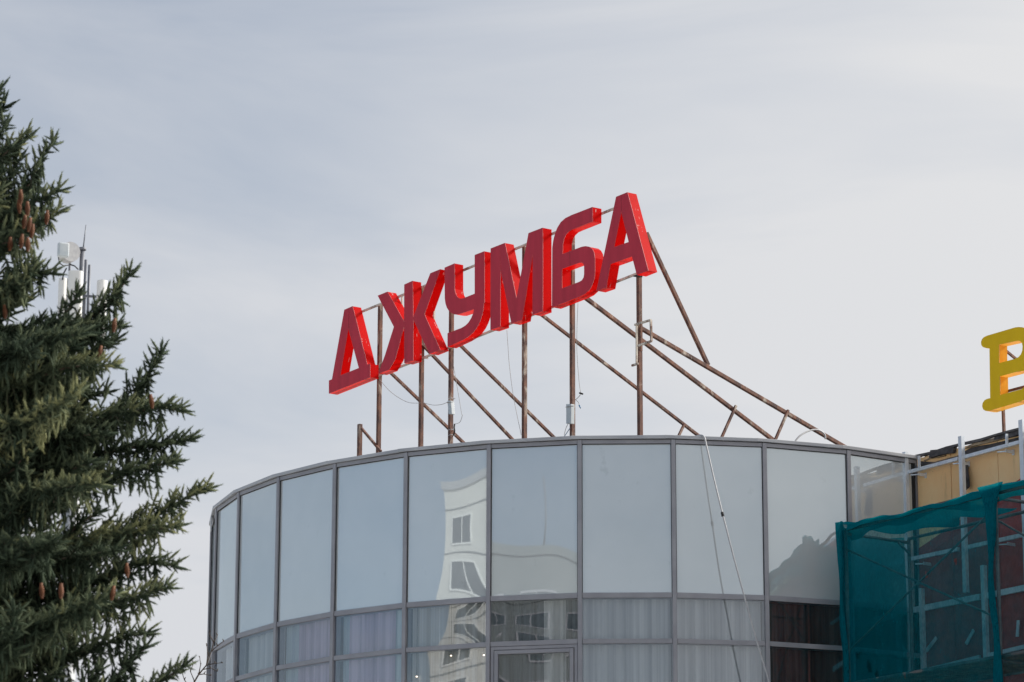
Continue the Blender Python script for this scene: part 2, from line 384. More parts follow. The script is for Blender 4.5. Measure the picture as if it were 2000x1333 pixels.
for k in range(K0, K0+nall):
    s = -.09
    b = MB(); lift = random.uniform(-.004, .006)
    p = [V(k+s, -.22, Z0+.012+lift), V(k+1+s+.012, -.22, Z0+.012), V(k+1+s+.012, .055, Z0+.002), V(k+s, .055, Z0+.002+lift)]
    b.hexa(p, [q+Z*.045 for q in p]); b.build('coping', M['coping'], rot, bevel=.004)
    b = MB(); p = [V(k, -.12, Z0-.004), V(k+1, -.12, Z0-.004), V(k+1, .012, Z0-.004), V(k, .012, Z0-.004)]
    b.hexa(p, [q+Z*.012 for q in p]); b.build('flashing', M['gasket'], rot)
b = MB(); n, tg = radial(-6.55); b.box(V(-6.55, .022, Z0-.10), tg*.1, n*.006, Z*.11); b.build('flashing', M['coping'], rot)
# opening window in the bay with the casement
a, c, tg, n = bay_frame(-1); mid = (a+c)/2
sash = MB()
def ring_frame(b, x0, x1, z0, z1, wd, d0, d1):
    for (xa, xb, za, zb) in ((x0, x0+wd, z0, z1), (x1-wd, x1, z0, z1), (x0+wd, x1-wd, z1-wd, z1), (x0+wd, x1-wd, z0, z0+wd)):
        b.box(mid+tg*((xa+xb)/2)+n*((d0+d1)/2)+Z*((za+zb)/2), tg*((xb-xa)/2), n*((d1-d0)/2), Z*((zb-za)/2))
ring_frame(sash, -.568, .568, Z3+.036, Z2-.034, .042, -.05, .012); sash.build('window_frame', M['alu'], rot, bevel=.003)
sash = MB(); ring_frame(sash, -.518, .518, Z3+.086, Z2-.084, .05, -.04, .026)
sf = sash.build('window_sash', M['alu'], rot, bevel=.004)

# curtains, one in each bay
def curtain(k, mats, label, zlo=Z3-.9, x0=-.57, x1=.57, amp=.036, name='curtain', dep=.15):
    a, c, tg, n = bay_frame(k); mid = (a+c)/2; kk = (1-dep/RR)
    root = thing(name, mid-n*dep+Z*zlo, label, 'curtain', 'curtains hanging inside the round building')
    for (f0, f1, mt) in mats:
        b = MB(); p1, p2, p3 = (random.uniform(0, 6) for _ in range(3)); W = (x1-x0)*kk
        fq = random.uniform(19, 25)
        def fn(u, v):
            f = f0+(f1-f0)*u; x = (x0*kk + W*f)
            d = amp*(.30+.75*abs(math.sin(2.9*x+p2)))*(math.sin(fq*(x+.07*math.sin(3.3*x+p2)+.03*math.sin(8*x+p1))+p1+1.1*math.sin(5*x+p2))*.75 + .5*math.sin(fq*1.9*x+p3)) * (1-.25*v)
            x2 = x + .012*math.sin(17*x+p3) + .006*math.sin(3*v+p1)
            return mid + tg*x2 + n*(-dep+d) + Z*(zlo+(Z1+.02-zlo)*v)
        b.grid(fn, 90, 8); b.build('fabric_panel', M[mt], root)
    return root
curtain(-6, [(0, 1, 'cur_pale')], 'pale grey curtain in the narrowest window bay beside the left edge of the glass wall')
curtain(-5, [(0, 1, 'cur_pale')], 'pale blue grey curtain in the second bay from the left edge of the glass wall')
curtain(-4, [(0, .30, 'cur_blue'), (.27, 1, 'cur_mauve')], 'mauve curtain with a light blue strip down its left side')
curtain(-3, [(0, .15, 'cur_blue'), (.1, .78, 'cur_mauve'), (.75, 1, 'cur_blue')], 'wide mauve curtain with a light blue strip down its right side')
curtain(-2, [(0, .5, 'cur_beige'), (.48, 1, 'cur_beige')], 'cream curtain in the bay under the mirrored white tower')
curtain(-1, [(0, .6, 'cur_dark'), (.58, .85, 'cur_grey'), (.82, 1, 'cur_dark')], 'slate curtain behind the framed opening window')
curtain(0, [(0, 1, 'cur_grey')], 'blue grey curtain in the bay right of the framed opening window')
curtain(1, [(0, 1, 'cur_grey')], 'grey lilac curtain in the bay crossed by the hanging conduit')
curtain(2, [(0, 1, 'cur_brown')], 'dark brown curtain beside the teal netting')
curtain(3, [(0, 1, 'cur_brown')], 'dark brown curtain seen through the teal netting')
for (px, py, lb) in ((881, 1281, 'small glowing spot standing in for a glint on the glass, left one'), (945, 1280, 'small glowing spot standing in for a glint on the glass, right one'), (814, 1322, 'small glowing spot standing in for a glint on the glass, low one')):
    a, c, tg, n = bay_frame(-2); p = on_plane(px, py, (a+c)/2-n*.07+Z*5, n)
    lt = thing('glint_spot', p+Z*.1, lb, 'glint spot', 'small glowing spots imitating glints on the glass')  # glowing spot added for a glint on the glass, built like a hung lamp
    b = MB(); b.tube([p+Z*.006, p+Z*.02], .02, 10, .01); b.build('spot_mount', M['alu'], lt)
    b = MB(); b.tube([p-Z*.006, p+Z*.005], .011, 10); b.build('glow_spot', M['glow_spot'], lt)
    b = MB(); b.tube([p+Z*.02, p+Z*(Z1-p.z+.0)], .003, 5); b.build('cord', M['black'], lt)

# ------------------------------------------------------------------ red letter sign on the roof
ROOF = Z0-.06
PC = at_y(1248, 700, 41.6); PC = Vector((PC.x, PC.y, 0))        # on the plane through the post centres
DEPTH = .15
FR = PC - WV*(DEPTH+.07)                                        # front plane of the letters
BK = PC - WV*.045                                               # rails just behind the letter backs
def zz(ox, oy, s, pts): return [(ox+x/s, oy+y/s) for x, y in pts]
z1 = lambda *p: zz(600, 340, 4.76, p)
z2 = lambda *p: zz(620, 560, 5.553, p)
z3 = lambda *p: zz(940, 340, 4.442, p)
z6 = lambda *p: zz(1760, 600, 3.508, p)
LET = [
 ('Д', z2((125,1020),(158,1008),(292,253),(382,214),(540,848),(570,838),(570,984),(125,1161)), [z2((335,455),(450,885),(248,965))],
  'red letter Д, the leftmost and lowest looking of the rooftop letters'),
 ('Ж', z2((655,100),(760,57),(941,385))+z1((903,1030),(980,995))+z2((1037,338))+z1((1145,925),(1238,887))+z2((1158,300),(1330,685),(1215,731),(1038,352),(1037,801),(942,832),(942,422),(840,790),(775,903),(660,946),(735,740),(830,437)), [],
  'red letter Ж with six arms, between the letters Д and У'),
 ('У', z1((1278,873),(1370,833),(1370,1070),(1378,1115),(1398,1148),(1425,1162),(1450,1158),(1558,1115),(1558,755),(1647,720),(1647,1190))+z2((1802,190),(1797,250),(1784,310),(1760,380),(1730,440),(1690,495),(1640,540),(1580,577),(1412,655),(1412,508),(1560,452),(1605,425),(1640,390),(1670,340),(1690,290),(1700,245),(1525,303),(1490,303),(1455,288),(1425,262),(1403,225),(1390,185),(1382,130)), [],
  'red letter У with a curved tail, third from the left'),
 ('М', z3((82,648),(205,600),(306,1085),(410,515),(533,468),(533,1190),(445,1222),(447,700),(352,1268),(262,1298),(165,820))+[(977,638.3),(958,644.8)], [],
  'red letter М, the one whose two stems meet in a deep V'),
 ('Б', z3((614,1158),(617,640),(625,580),(640,520),(660,468),(690,420),(730,385),(780,360),(965,288),(965,412),(800,478),(765,494),(738,520),(718,556),(708,600),(704,697),(870,634),(905,628),(938,634),(962,652),(978,682),(985,730),(985,850),(978,910),(962,960),(938,1005),(900,1040),(850,1065)),
  [z3((700,825),(850,770),(872,769),(886,778),(893,800),(893,872),(888,900),(872,925),(850,938),(700,995))], 'red letter Б with one bowl and a flat top arm, second from the right'),
 ('А', z3((1000,1015),(1170,200),(1268,160),(1448,838),(1350,877),(1308,715),(1120,783),(1085,985)), [z3((1215,330),(1280,592),(1152,637))],
  'red letter А, the rightmost and highest looking of the rooftop letters'),
]
def make_letter(outer, holes, p0, depth, mats, label, group, trim=True):
    O3 = [[on_plane(px, py, p0, WV) for px, py in L] for L in [outer]+holes]
    allp = O3[0]; base = sum(allp, Vector((0, 0, 0)))/len(allp); base.z = min(p.z for p in allp)
    root = thing('sign_letter', base, label, 'sign letter', group)
    # front plate
    def flat(p): return Vector((p.dot(UV), p.z, 0))
    b = MB(); vs = [p for L in O3 for p in L]
    tris = tessellate_polygon([[flat(p) for p in L] for L in O3])
    k = len(b.v); b.v += vs; n = len(vs); b.v += [p+WV*.006 for p in vs]
    for tr in tris:
        q = [vs[i] for i in tr]; nn = (q[1]-q[0]).cross(q[2]-q[0])
        if nn.dot(WV) > 0: tr = tuple(reversed(tr))
        b.f.append(tuple(tr)); b.sm.append(False); b.f.append(tuple(n+i for i in reversed(tr))); b.sm.append(False)
    b.build('face', M[mats[0]], root)
    # returns: a wall of 3 mm sheet round each loop
    b = MB()
    for L in O3:
        m_ = len(L)
        for i in range(m_):
            p, q = L[i], L[(i+1) % m_]
            b.poly([p+WV*.007, q+WV*.007, q+WV*depth, p+WV*depth])
    b.build('side', M[mats[1]], root)
    if trim:
        b = MB()
        for L in O3:
            m_ = len(L)
            for i in range(m_):
                p, q = L[i], L[(i+1) % m_]
                b.bar(p+WV*.001, q+WV*.001, .0042, .0042)
        b.build('edge_trim', M[mats[2]], root)
    return root
SEAM = {'М': z3((160,620),(166,822)), 'Ж': z1((1200,902),(1201,975)), 'Б': z3((767,664),(772,796)), 'Д': z2((341,240),(338,452)), 'А': z3((1213,185),(1215,322))}
for ch, outer, holes, label in LET:
    lr_ = make_letter(outer, holes, FR, DEPTH, ('red_face', 'red_side', 'trim'), label, 'red letters of the rooftop sign')
    if ch not in SEAM: continue
    b = MB(); sa, sb = (on_plane(x, y, FR-WV*.0005, WV) for x, y in SEAM[ch]); b.bar(sa, sb, .004, .003); b.build('seam', M['trim' if ch == 'М' else 'dark_seam'], lr_)

frame = thing('letter_support', PC+Z*ROOF, 'rusty steel frame of posts, rails and long slanting braces holding up the red letters', 'sign frame')
def pp(px, py, off=0.0): return on_plane(px, py, PC+WV*off, WV)
posts = [(743, 596), (825, 560), (882.5, 530), (1025, 483), (1117.5, 450), (1248, 520)]
feet = []
for px, pt in posts:
    top = pp(px, pt); b = MB(); bot = Vector((top.x, top.y, ROOF))
    b.box((top+bot)/2, UV*.029, WV*.029, Z*((top.z-bot.z)/2)); b.build('post', M['rust'], frame, bevel=.004); feet.append(bot)
    b = MB(); b.box(bot+Z*.006, UV*.1, WV*.1, Z*.006); b.build('base_plate', M['rust'], frame)
def pr(px, py): return on_plane(px, py, BK, WV)
for (p, q) in (((672, 623.5), (1243, 390)), ((655, 767), (1244, 535))):
    b = MB(); b.bar(pr(*p), pr(*q), .03, .03); b.build('rail', M['pale_rust'], frame, bevel=.003)
for (px, ya, yb) in ((787.5, 577, 711), (850.5, 549, 686), (1100, 449, 592)):
    b = MB(); b.bar(pr(px, ya)-WV*.022, pr(px, yb)-WV*.022, .022, .022); b.build('upright', M['pale_rust'], frame)
# long back braces: each lies in the plane across the row through its post
def across(post_i, px, py, side=.045):
    base = feet[post_i]+UV*side
    return on_plane(px, py, base, UV)
braces = [(0, (745, 711), (902, 862)), (1, (820, 668), (1000, 858)), (2, (882, 658), (1080, 853)), (3, (1025, 590), (1365, 852)), (4, (1117, 562), (1505, 856)), (5, (1251, 641), (1640, 868))]
BR = []
for i, p, q in braces:
    a = across(i, *p); c = across(i, *q); d = c-a
    e = a + d*((a.z-ROOF)/(a.z-c.z)); BR.append((a, e))
    wd = .042 if i < 4 else .052
    b = MB(); b.bar(a, e, wd, wd); b.build('brace', M['rust'], frame, bevel=.004)
a = across(5, 1262, 455, -.02); c = across(5, 1383, 714, -.02)
b = MB(); b.bar(a, c, .05, .05); b.build('brace', M['rust'], frame, bevel=.004)
for i, p, q in ((3, (1335, 832), (1325, 853)), (4, (1436, 796), (1409, 856)), (5, (1538, 805), (1514, 860))):
    a = across(i, *p, side=.10); c = across(i, *q, side=.10); d = c-a; e = a+d*((a.z-ROOF)/(a.z-c.z))
    b = MB(); b.bar(a-d.normalized()*.03, e, .035, .035); b.build('strut', M['rust'], frame, bevel=.003)
# short stub post on the left with its stay
t_ = pp(703, 829); b = MB(); b.box(Vector((t_.x, t_.y, (t_.z+ROOF)/2)), UV*.03, WV*.03, Z*((t_.z-ROOF)/2)); b.build('stub_post', M['rust'], frame, bevel=.004)
b = MB(); b.bar(pp(706, 837, -.04), pp(744, 882, -.04), .035, .035); b.build('stay', M['rust'], frame, bevel=.003)
# welded bracket on the right-hand post
b = MB(); q = [pp(1240, 635, -.08), pp(1271, 625.5, -.08), pp(1272.5, 666.5, -.08), pp(1246, 676, -.08)]
for i, j in ((0, 1), (1, 2), (2, 3)): b.bar(q[i], q[j], .026, .026)
b.bar(pp(1243.5, 637, -.075), pp(1243.5, 711, -.075), .022, .022)
b.bar(pp(1234.5, 714.5, -.08), pp(1246.5, 710.5, -.08), .026, .026)
b.build('bracket', M['pale_rust'], frame)
b = MB(); b.bar(pp(1252, 634, -.04), pp(1252, 686, -.04), .03, .03); b.build('splice_plate', M['rust'], frame)
b = MB(); b.bar(pp(1239, 539, -.03), pp(1252, 539.5, -.03), .05, .03); b.build('cap_plate', M['black'], frame)
b = MB(); b.bar(pp(822, 699, -.05), pp(835, 700, -.05), .025, .025); b.build('bracket', M['pale_rust'], frame)

def cable(name, pts, r, mat, label, cat='wire', group=None):
    # smooth the polyline
    P = [Vector(p) for p in pts]
    out = []
    for i in range(len(P)-1):
        p0, p1, p2, p3 = P[max(i-1, 0)], P[i], P[i+1], P[min(i+2, len(P)-1)]
        for s in range(6):
            t = s/6
            out.append(.5*((2*p1)+(p2-p0)*t+(2*p0-5*p1+4*p2-p3)*t*t+(3*p1-p0-3*p2+p3)*t**3))
    out.append(P[-1])
    b = MB(); b.tube(out, r, 6); o = b.build(name, M[mat]); return tag(o, label, cat, group)
q = lambda L, off=-.06: [pp(x, y, off) for x, y in L]
cable('wire', q([(741, 741), (760, 763), (780, 778), (800, 787), (822, 787.5)]), .0035, 'wire', 'thin pale wire sagging from under the letter Д to the second post')
cable('wire', q([(826, 787), (845, 791.5), (862, 790.5), (874, 786)]), .0035, 'wire', 'thin pale wire sagging between the second and third posts of the sign')
cable('wire', q([(886, 715), (891, 745), (897, 780), (901.5, 808), (903, 812), (898, 825), (888, 829)]), .0035, 'wire', 'thin loose wire hanging beside the third post with a small knot')
cable('wire', q([(990, 645), (992, 675), (995, 715), (1002, 770), (1010, 812), (1018, 850)]), .0035, 'wire', 'thin wire hanging from under the letter М down to the roof')
cable('wire', q([(1129, 591), (1127, 640), (1127, 690), (1131, 745), (1134, 767)]), .0035, 'wire', 'thin wire hanging from the letter Б with a black plug at its end')
b = MB(); b.tube(q([(1132, 768), (1138, 770)]), .012, 8); tag(b.build('wire_plug', M['black']), 'small black plug on the wire beside the fifth post', 'plug')
cable('wire', q([(1134, 771), (1129, 777), (1123, 782)]), .004, 'wire', 'short bent wire running from the black plug to the fifth post')
cable('wire', q([(1125, 782), (1130, 787), (1132, 796)]), .004, 'wire', 'short curled wire tail with a blue tip on the fifth post')
b = MB(); b.tube(q([(1131.3, 792), (1134, 798)]), .010, 6, .006); tag(b.build('tape_tip', M['blue']), 'blue taped wire end beside the fifth post', 'wire end')
cable('wire', q([(1109, 829), (1105, 838), (1102, 850)]), .004, 'wire', 'pale wire hanging below the white box on the fifth post')
cable('wire', q([(1113, 837), (1107, 846), (1102, 853)]), .005, 'blue', 'blue wire running down from the fifth post to the coping')
def power_box(px0, px1, py0, py1, label, tilt=0):
    p = [pp(px0, py1, -.10), pp(px1, py1, -.10), pp(px1, py0, -.10), pp(px0, py0, -.10)]
    if tilt: p[0] += UV*tilt; p[1] += UV*tilt
    root = thing('power_box', (p[0]+p[1])/2, label, 'power supply', 'white power boxes strapped to sign posts')
    b = MB(); b.hexa(p, [x+WV*.06 for x in p]); b.build('housing', M['white_box'], root, bevel=.006)
    b = MB(); z = (p[2]-p[1]); zz_ = p[1]+z*.84; b.bar(p[0]+(p[3]-p[0])*.84-WV*.005, zz_+UV*.07-WV*.005, .008, .008); b.build('strap', M['wire'], root)
    return root
power_box(1105.5, 1115, 789.5, 828, 'white power box strapped to the fifth post of the sign, left of the post')
power_box(873.5, 880, 783, 810, 'narrow tilted white power box on the third post of the sign', .03)
b = MB(); b.tube(q([(888, 828), (887, 836), (888, 842), (886, 850)]), .013, 6); tag(b.build('tape_bundle', M['black']), 'black taped wire bundle low on the third post', 'wire bundle')
for (px, py, lb) in ((882.5, 840, 'upper white cable tie round the foot of the third post'), (882.5, 850.5, 'lower white cable tie round the foot of the third post'), (882.5, 779, 'white cable tie round the third post above the narrow power box')):
    b = MB(); c = pp(px, py)
    for s1, s2 in ((1, 0), (-1, 0), (0, 1), (0, -1)):
        b.box(c+(UV*s1+WV*s2)*.034, (UV if s2 else WV)*.036, (WV if s2 else UV)*.003, Z*.004)
    tag(b.build('cable_tie', M['conduit']), lb, 'cable tie', 'cable ties on the third sign post')
# conduit hanging over the coping, leaning away from the glass
a, c, tg, n = bay_frame(1); cm = (a+c)/2
cp = lambda px, py, off: on_plane(px, py, cm+n*off, n)
pts = [cp(1352, 858, -.35), cp(1362, 852, -.15), cp(1370, 850.5, .03), cp(1376, 855, .11), cp(1380, 872, .14), cp(1395, 938, .22), cp(1411, 1003, .30), cp(1432, 1085, .42), cp(1455, 1170, .52), cp(1478, 1252, .62), cp(1502, 1333, .7), cp(1530, 1440, .8)]
e = pts[-1]; pts += [e+Vector((.3, -.2, -2)), Vector((e.x+.5, e.y-.4, .5)), Vector((e.x+.5, e.y-.4, .15))]
cable('conduit', pts, .0115, 'conduit', 'grey flexible conduit hanging over the coping and down across the glass', 'cable')
p1 = cp(1410.4, 1001, .297); p2 = cp(1412, 1009, .305); b = MB(); b.tube([p1, p2], .019, 8); tag(b.build('cable_clip', M['black']), 'small black clip on the hanging grey conduit', 'clip')
a5 = BR[5]
lp = [across(5, x, y, .12) for x, y in ((1550, 867), (1562, 852), (1580, 842), (1597, 840), (1610, 848), (1612, 858))]
cable('conduit', lp, .012, 'conduit', 'short loop of grey conduit arched over the lowest brace end', 'cable')

# ------------------------------------------------------------------ flat annex at the right
W0 = V(3)+(V(4)-V(3))*.94; W0.z = 0
def wp(px, py, off=0.0): return on_plane(px, py, W0-WV*off, WV)
def wt(t, z, off=0.0): return Vector((W0.x, W0.y, 0))+UV*t-WV*off+Z*z
ztop = wp(1850, 874).z - .03
ann = thing('shop_building', wt(8, 0), 'flat beige and red building with a torn roof edge, right of the round glass wall', 'building')
b = MB(); LEN = 22
b.hexa([wt(.05, 0, -.06), wt(LEN, 0, -.06), wt(LEN, 0, -9), wt(.05, 0, -9)], [wt(.05, ztop, -.06), wt(LEN, ztop, -.06), wt(LEN, ztop, -9), wt(.05, ztop, -9)])
b.build('wall', M['block_grey'], ann)
tseam = [0.02]
t1s = (wp(1858, 930)-W0).dot(UV); t2s = (wp(1950, 930)-W0).dot(UV); stp = t2s-t1s
tseam += [t1s+stp*i for i in range(0, 20)]
for i in range(len(tseam)-1):
    ta, tb = tseam[i]+.005, tseam[i+1]-.005
    for (za, zb) in ((ztop-2.5, ztop-.02), (ztop-5.0, ztop-2.51), (ztop-7.5, ztop-5.01), (.1, ztop-7.51)):
        b = MB(); j = random.uniform(-.003, .003)
        b.hexa([wt(ta, za, j), wt(tb, za, j), wt(tb, za, -.055), wt(ta, za, -.055)], [wt(ta, zb, j), wt(tb, zb, j), wt(tb, zb, -.055), wt(ta, zb, -.055)])
        b.build('wall_panel', M['beige'], ann)
# red painted boards under the slanting line
A_ = wp(1794, 1072, .012); B_ = wp(1995, 934, .012); sl = (B_.z-A_.z)/((B_-A_).dot(UV)); ta0 = (A_-W0).dot(UV)
tt_ = ta0+(ztop-.1-A_.z)/sl
edge = .16
for i in range(len(tseam)-1):
    ta, tb = max(tseam[i]+.004, ta0), tseam[i+1]-.004
    if tb <= ta: continue
    zl = lambda t: min(A_.z+sl*(t-ta0), ztop-.1)
    for (da, db, mt, nm) in ((0, edge, 'red_panel', 'red_stripe'), (edge+.004, None, 'maroon', 'maroon_panel')):
        ua, ub = zl(ta)-da, zl(tb)-da
        la, lb_ = (zl(ta)-db, zl(tb)-db) if db else (ztop-5.2, ztop-5.2)
        b = MB(); b.hexa([wt(ta, la, .005), wt(tb, lb_, .005), wt(tb, lb_, .016), wt(ta, la, .016)], [wt(ta, ua, .005), wt(tb, ub, .005), wt(tb, ub, .016), wt(ta, ua, .016)])
        b.build(nm, M[mt], ann)
# corner trim, torn roof edge
b = MB(); b.hexa([wt(-.10, 1, .02), wt(.015, 1, .02), wt(.015, 1, -.1), wt(-.10, 1, -.1)], [wt(-.10, ztop+.02, .02), wt(.015, ztop+.02, .02), wt(.015, ztop+.02, -.1), wt(-.10, ztop+.02, -.1)])
b.build('corner_trim', M['alu'], ann)
b = MB(); b.tube([wt(-.02, 2, .05), wt(-.02, ztop+.03, .05)], .03, 8); b.build('dark_pipe', M['black'], ann)
random.seed(21)
def strip(name, mat, t0, t1, zlo, zhi, off, jit, seg=.14):
    b = MB(); n_ = int((t1-t0)/seg); lo = [zlo+random.uniform(-jit, jit) for _ in range(n_+1)]; hi = [zhi+random.uniform(-jit, jit) for _ in range(n_+1)]
    of = [off+random.uniform(-.02, .03) for _ in range(n_+1)]
    for i in range(n_):
        a, c = t0+(t1-t0)*i/n_, t0+(t1-t0)*(i+1)/n_
        b.hexa([wt(a, lo[i], of[i]), wt(c, lo[i+1], of[i+1]), wt(c, lo[i+1], of[i+1]-.05), wt(a, lo[i], of[i]-.05)], [wt(a, hi[i], of[i]-.03), wt(c, hi[i+1], of[i+1]-.03), wt(c, hi[i+1], of[i+1]-.09), wt(a, hi[i], of[i]-.09)])
    return b.build(name, M[mat], ann)
strip('roof_edge', 'tar', .0, 20, ztop-.005, ztop+.035, .035, .008, .31)
strip('torn_felt', 'tar', .10, 20, ztop-.125, ztop-.062, .012, .010, .33)
strip('torn_felt', 'tar', .35, .80, ztop-.075, ztop+.02, .055, .016, .15)
strip('torn_felt', 'tar', 1.55, 2.2, ztop-.06, ztop+.02, .055, .014, .21)
strip('torn_insulation', 'foam', .16, .60, ztop-.075, ztop-.015, .026, .014, .11)
strip('torn_insulation', 'foam', .95, 1.75, ztop-.06, ztop-.012, .022, .008, .2)
strip('wood_batten', 'wood', .02, 20, ztop-.155, ztop-.125, .03, .006, .6)
b = MB(); p = [wp(1884, 901, .04), wp(1888, 903, .05), wp(1893, 950, .07), wp(1886, 957, .06), wp(1883, 935, .04)]
b.poly(p); b.poly([x-WV*-.02 for x in reversed(p)])
for i in range(5): b.poly([p[i], p[i]+WV*.02, p[(i+1) % 5]+WV*.02, p[(i+1) % 5]])
b.build('torn_felt', M['tar'], ann)

# galvanised stud frame in front of that wall
stud = thing('stud_frame', wt(2, 0, .2), 'galvanised steel stud frame fixed on brackets in front of the beige and red wall', 'metal frame')
SO = .17
def sp(px, py, off=SO): return wp(px, py, off)
def stud_v(px, y0, y1, wd=.055):
    p, q_ = sp(px, y0), sp(px, y1); q_ = Vector((p.x, p.y, q_.z)); h = (p.z-q_.z)/2; c = (p+q_)/2
    b = MB(); b.box(c, UV*wd/2*.5+WV*0, WV*.003, Z*h)     # web
    b2 = MB()
    b2.box(c-WV*.03, UV*wd/2, WV*.0015, Z*h); b2.box(c+UV*wd/2+WV*-.002, UV*.0015, WV*.028, Z*h); b2.box(c-UV*wd/2+WV*-.002, UV*.0015, WV*.028, Z*h)
    b2.box(c+UV*(wd/2-.009)+WV*.026, UV*.009, WV*.0015, Z*h)
    b2.build('stud', M['galv'], stud)
def rail_h(px0, y0, px1, y1, ht=.045, ext=0.0):
    p, q_ = sp(px0, y0, SO-.035), sp(px1, y1, SO-.035); q_.z = p.z + (q_.z-p.z)*.0 if False else q_.z
    d = (q_-p).normalized(); q_ = q_+d*ext
    b = MB(); b.bar(p, q_, .04, ht); b.build('rail', M['galv'], stud)
stud_v(1768, 884, 1420, .06); stud_v(1877.5, 853, 1160, .06); stud_v(1996, 821, 1420, .07)
stud_v(1800, 1150, 1420, .05); stud_v(1921, 1105, 1310, .06); stud_v(2080, 800, 1420, .06); stud_v(2200, 760, 1420, .06)
rail_h(1774, 923, 1872, 896.5); rail_h(1883, 893.5, 1992, 864); rail_h(2001, 862, 2076, 842, ext=3)
rail_h(1782, 1092, 1872, 1073, .05); rail_h(1883, 1071, 1991, 1047, .05, 3.5)
rail_h(1786, 1192, 1915, 1166, .075); rail_h(1927, 1164, 1991, 1151, .075, 3.5)
rail_h(1804, 1311, 1914, 1284, .05); rail_h(1928, 1281, 1992, 1266, .05, 3.5)
for (px, y0, y1) in ((1795, 891, 914), (1966, 848, 871)):
    b = MB(); p, q_ = sp(px, y0), sp(px, y1); b.bar(p, Vector((p.x, p.y, q_.z)), .035, .02, UV); b.build('hanger', M['galv'], stud)
for (px, py) in ((1808, 929), (1892, 907), (1979, 884), (1818, 1103), (1982, 1065), (1831, 1315), (1910, 1299), (1993, 1283)):
    c = wp(px, py, .01); b = MB(); b.box(c-WV*.0, UV*.02, WV*.004, Z*.035); b.box(c-WV*.07+UV*.012, UV*.003, WV*.07, Z*.02)
    b.bar(c-WV*.1+UV*.01, c-WV*.14-UV*.14+Z*.012, .018, .014); b.build('bracket', M['galv'], stud)
for (p, q_) in (((1809, 1272), (1829, 1246)), ((1887, 1258), (1902, 1231)), ((1987, 1244), (1989, 1212))):
    b = MB(); b.bar(wp(*p, .06), wp(*q_, .06), .05, .012, WV); b.build('loose_bracket', M['galv'], stud)

# yellow letter on the annex roof
YP = W0 + WV*.9
yb_out = z6((780,140),(805,137),(830,139),(858,150),(882,172),(897,205),(900,245),(892,290),(875,325),(850,352),(890,370),(918,405),(932,455),(932,505),(920,555),(895,600),(860,628),(815,648),(600,712),(578,712),(562,702),(555,682),(558,658),(572,638),(590,629),(610,625),(605,284),(582,282),(560,275),(549,260),(547,240),(553,222),(566,207),(590,196))
yb_h = [z6((670,258),(790,232),(812,232),(827,244),(832,268),(830,298),(820,325),(803,344),(780,355),(670,385)), z6((675,475),(800,442),(835,438),(858,450),(868,475),(866,510),(852,540),(828,562),(677,603))]
make_letter(yb_out, yb_h, YP, .15, ('yellow_face', 'yellow_side', 'yellow_side'), 'yellow letter B with rounded slab ends, on the shop roof at the right edge', None, trim=False)
yf = thing('letter_support', W0+WV*1.1+UV*2+Z*ztop, 'thin rusty frame with a post and brace behind the yellow letter', 'sign frame')
YB = YP+WV*.18
yp = lambda px, py: on_plane(px, py, YB, WV)
for px in (1955.5, 2012):
    t_ = yp(px, 690); b = MB(); b.box(Vector((t_.x, t_.y, (t_.z+ztop)/2)), UV*.017, WV*.017, Z*((t_.z-ztop)/2)); b.build('post', M['rust'], yf)
b = MB(); b.bar(yp(1955, 768), yp(2030, 748), .03, .03); b.build('rail', M['rust'], yf)
b = MB(); b.bar(yp(1955, 660), yp(2030, 638), .03, .03); b.build('rail', M['rust'], yf)
t_ = yp(1958, 680); b = MB(); qd = on_plane(1986, 703, t_, UV); dd = qd-t_; b.bar(t_, t_+dd*((t_.z-ztop)/(t_.z-qd.z)), .03, .03); b.build('brace', M['rust'], yf)

# ------------------------------------------------------------------ scaffold and netting
TB = (on_plane(1776, 1056, W0-WV*.5, WV)-W0).dot(UV)
OB, OF = .5, 1.56
tF = (on_plane(1652, 1050, W0-WV*OF, WV)-W0).dot(UV)
tF2 = (on_plane(1945, 1000, W0-WV*OF, WV)-W0).dot(UV); BAY = tF2-tF
zF = on_plane(1652, 1040, W0-WV*OF, WV).z
zB = on_plane(1776, 1057, W0-WV*OB, WV).z
zT = (zF+zB)/2
sc = thing('scaffold', wt(tF+BAY, 0, 1.0), 'tube scaffold with crossed braces behind teal netting, in front of the shop wall', 'scaffold')
for i in range(3):
    t0 = tF+BAY*i
    for off, nm in ((OF, 'pole'), (OB, 'pole')):
        b = MB(); b.tube([wt(t0, .0, off), wt(t0, zT+.02, off)], .024, 10); b.build('pole', M['scaf'], sc)
    for z in (zT-.02, zT-2.0, zT-4.0, zT-6.0):
        b = MB(); b.tube([wt(t0, z, OB), wt(t0, z, OF)], .022, 8); b.build('ledger', M['scaf'], sc)
        b = MB(); b.tube([wt(t0+.02, z-.16, OB), wt(t0+.02, z-.02, OB+.2)], .016, 8); b.build('gusset', M['scaf'], sc)
        if i < 2:
            for off in (OF, OB):
                b = MB(); b.tube([wt(t0, z+.05, off), wt(t0+BAY, z+.05, off)], .022, 8); b.build('ledger', M['scaf'], sc)
fp = lambda px, py, o=OF-.04: on_plane(px, py, W0-WV*o, WV)
b = MB(); b.tube([fp(1654, 1074), fp(1945, 1206)], .014, 8); b.build('cross_brace', M['scaf'], sc)
b = MB(); b.tube([fp(1658, 1272), fp(1930, 1005)], .014, 8); b.build('cross_brace', M['scaf'], sc)
for i in (1,):
    b = MB(); b.tube([wt(tF+BAY*i, zT-.3, OF-.04), wt(tF+BAY*(i+1), zT-1.9, OF-.04)], .014, 8); b.build('cross_brace', M['scaf'], sc)
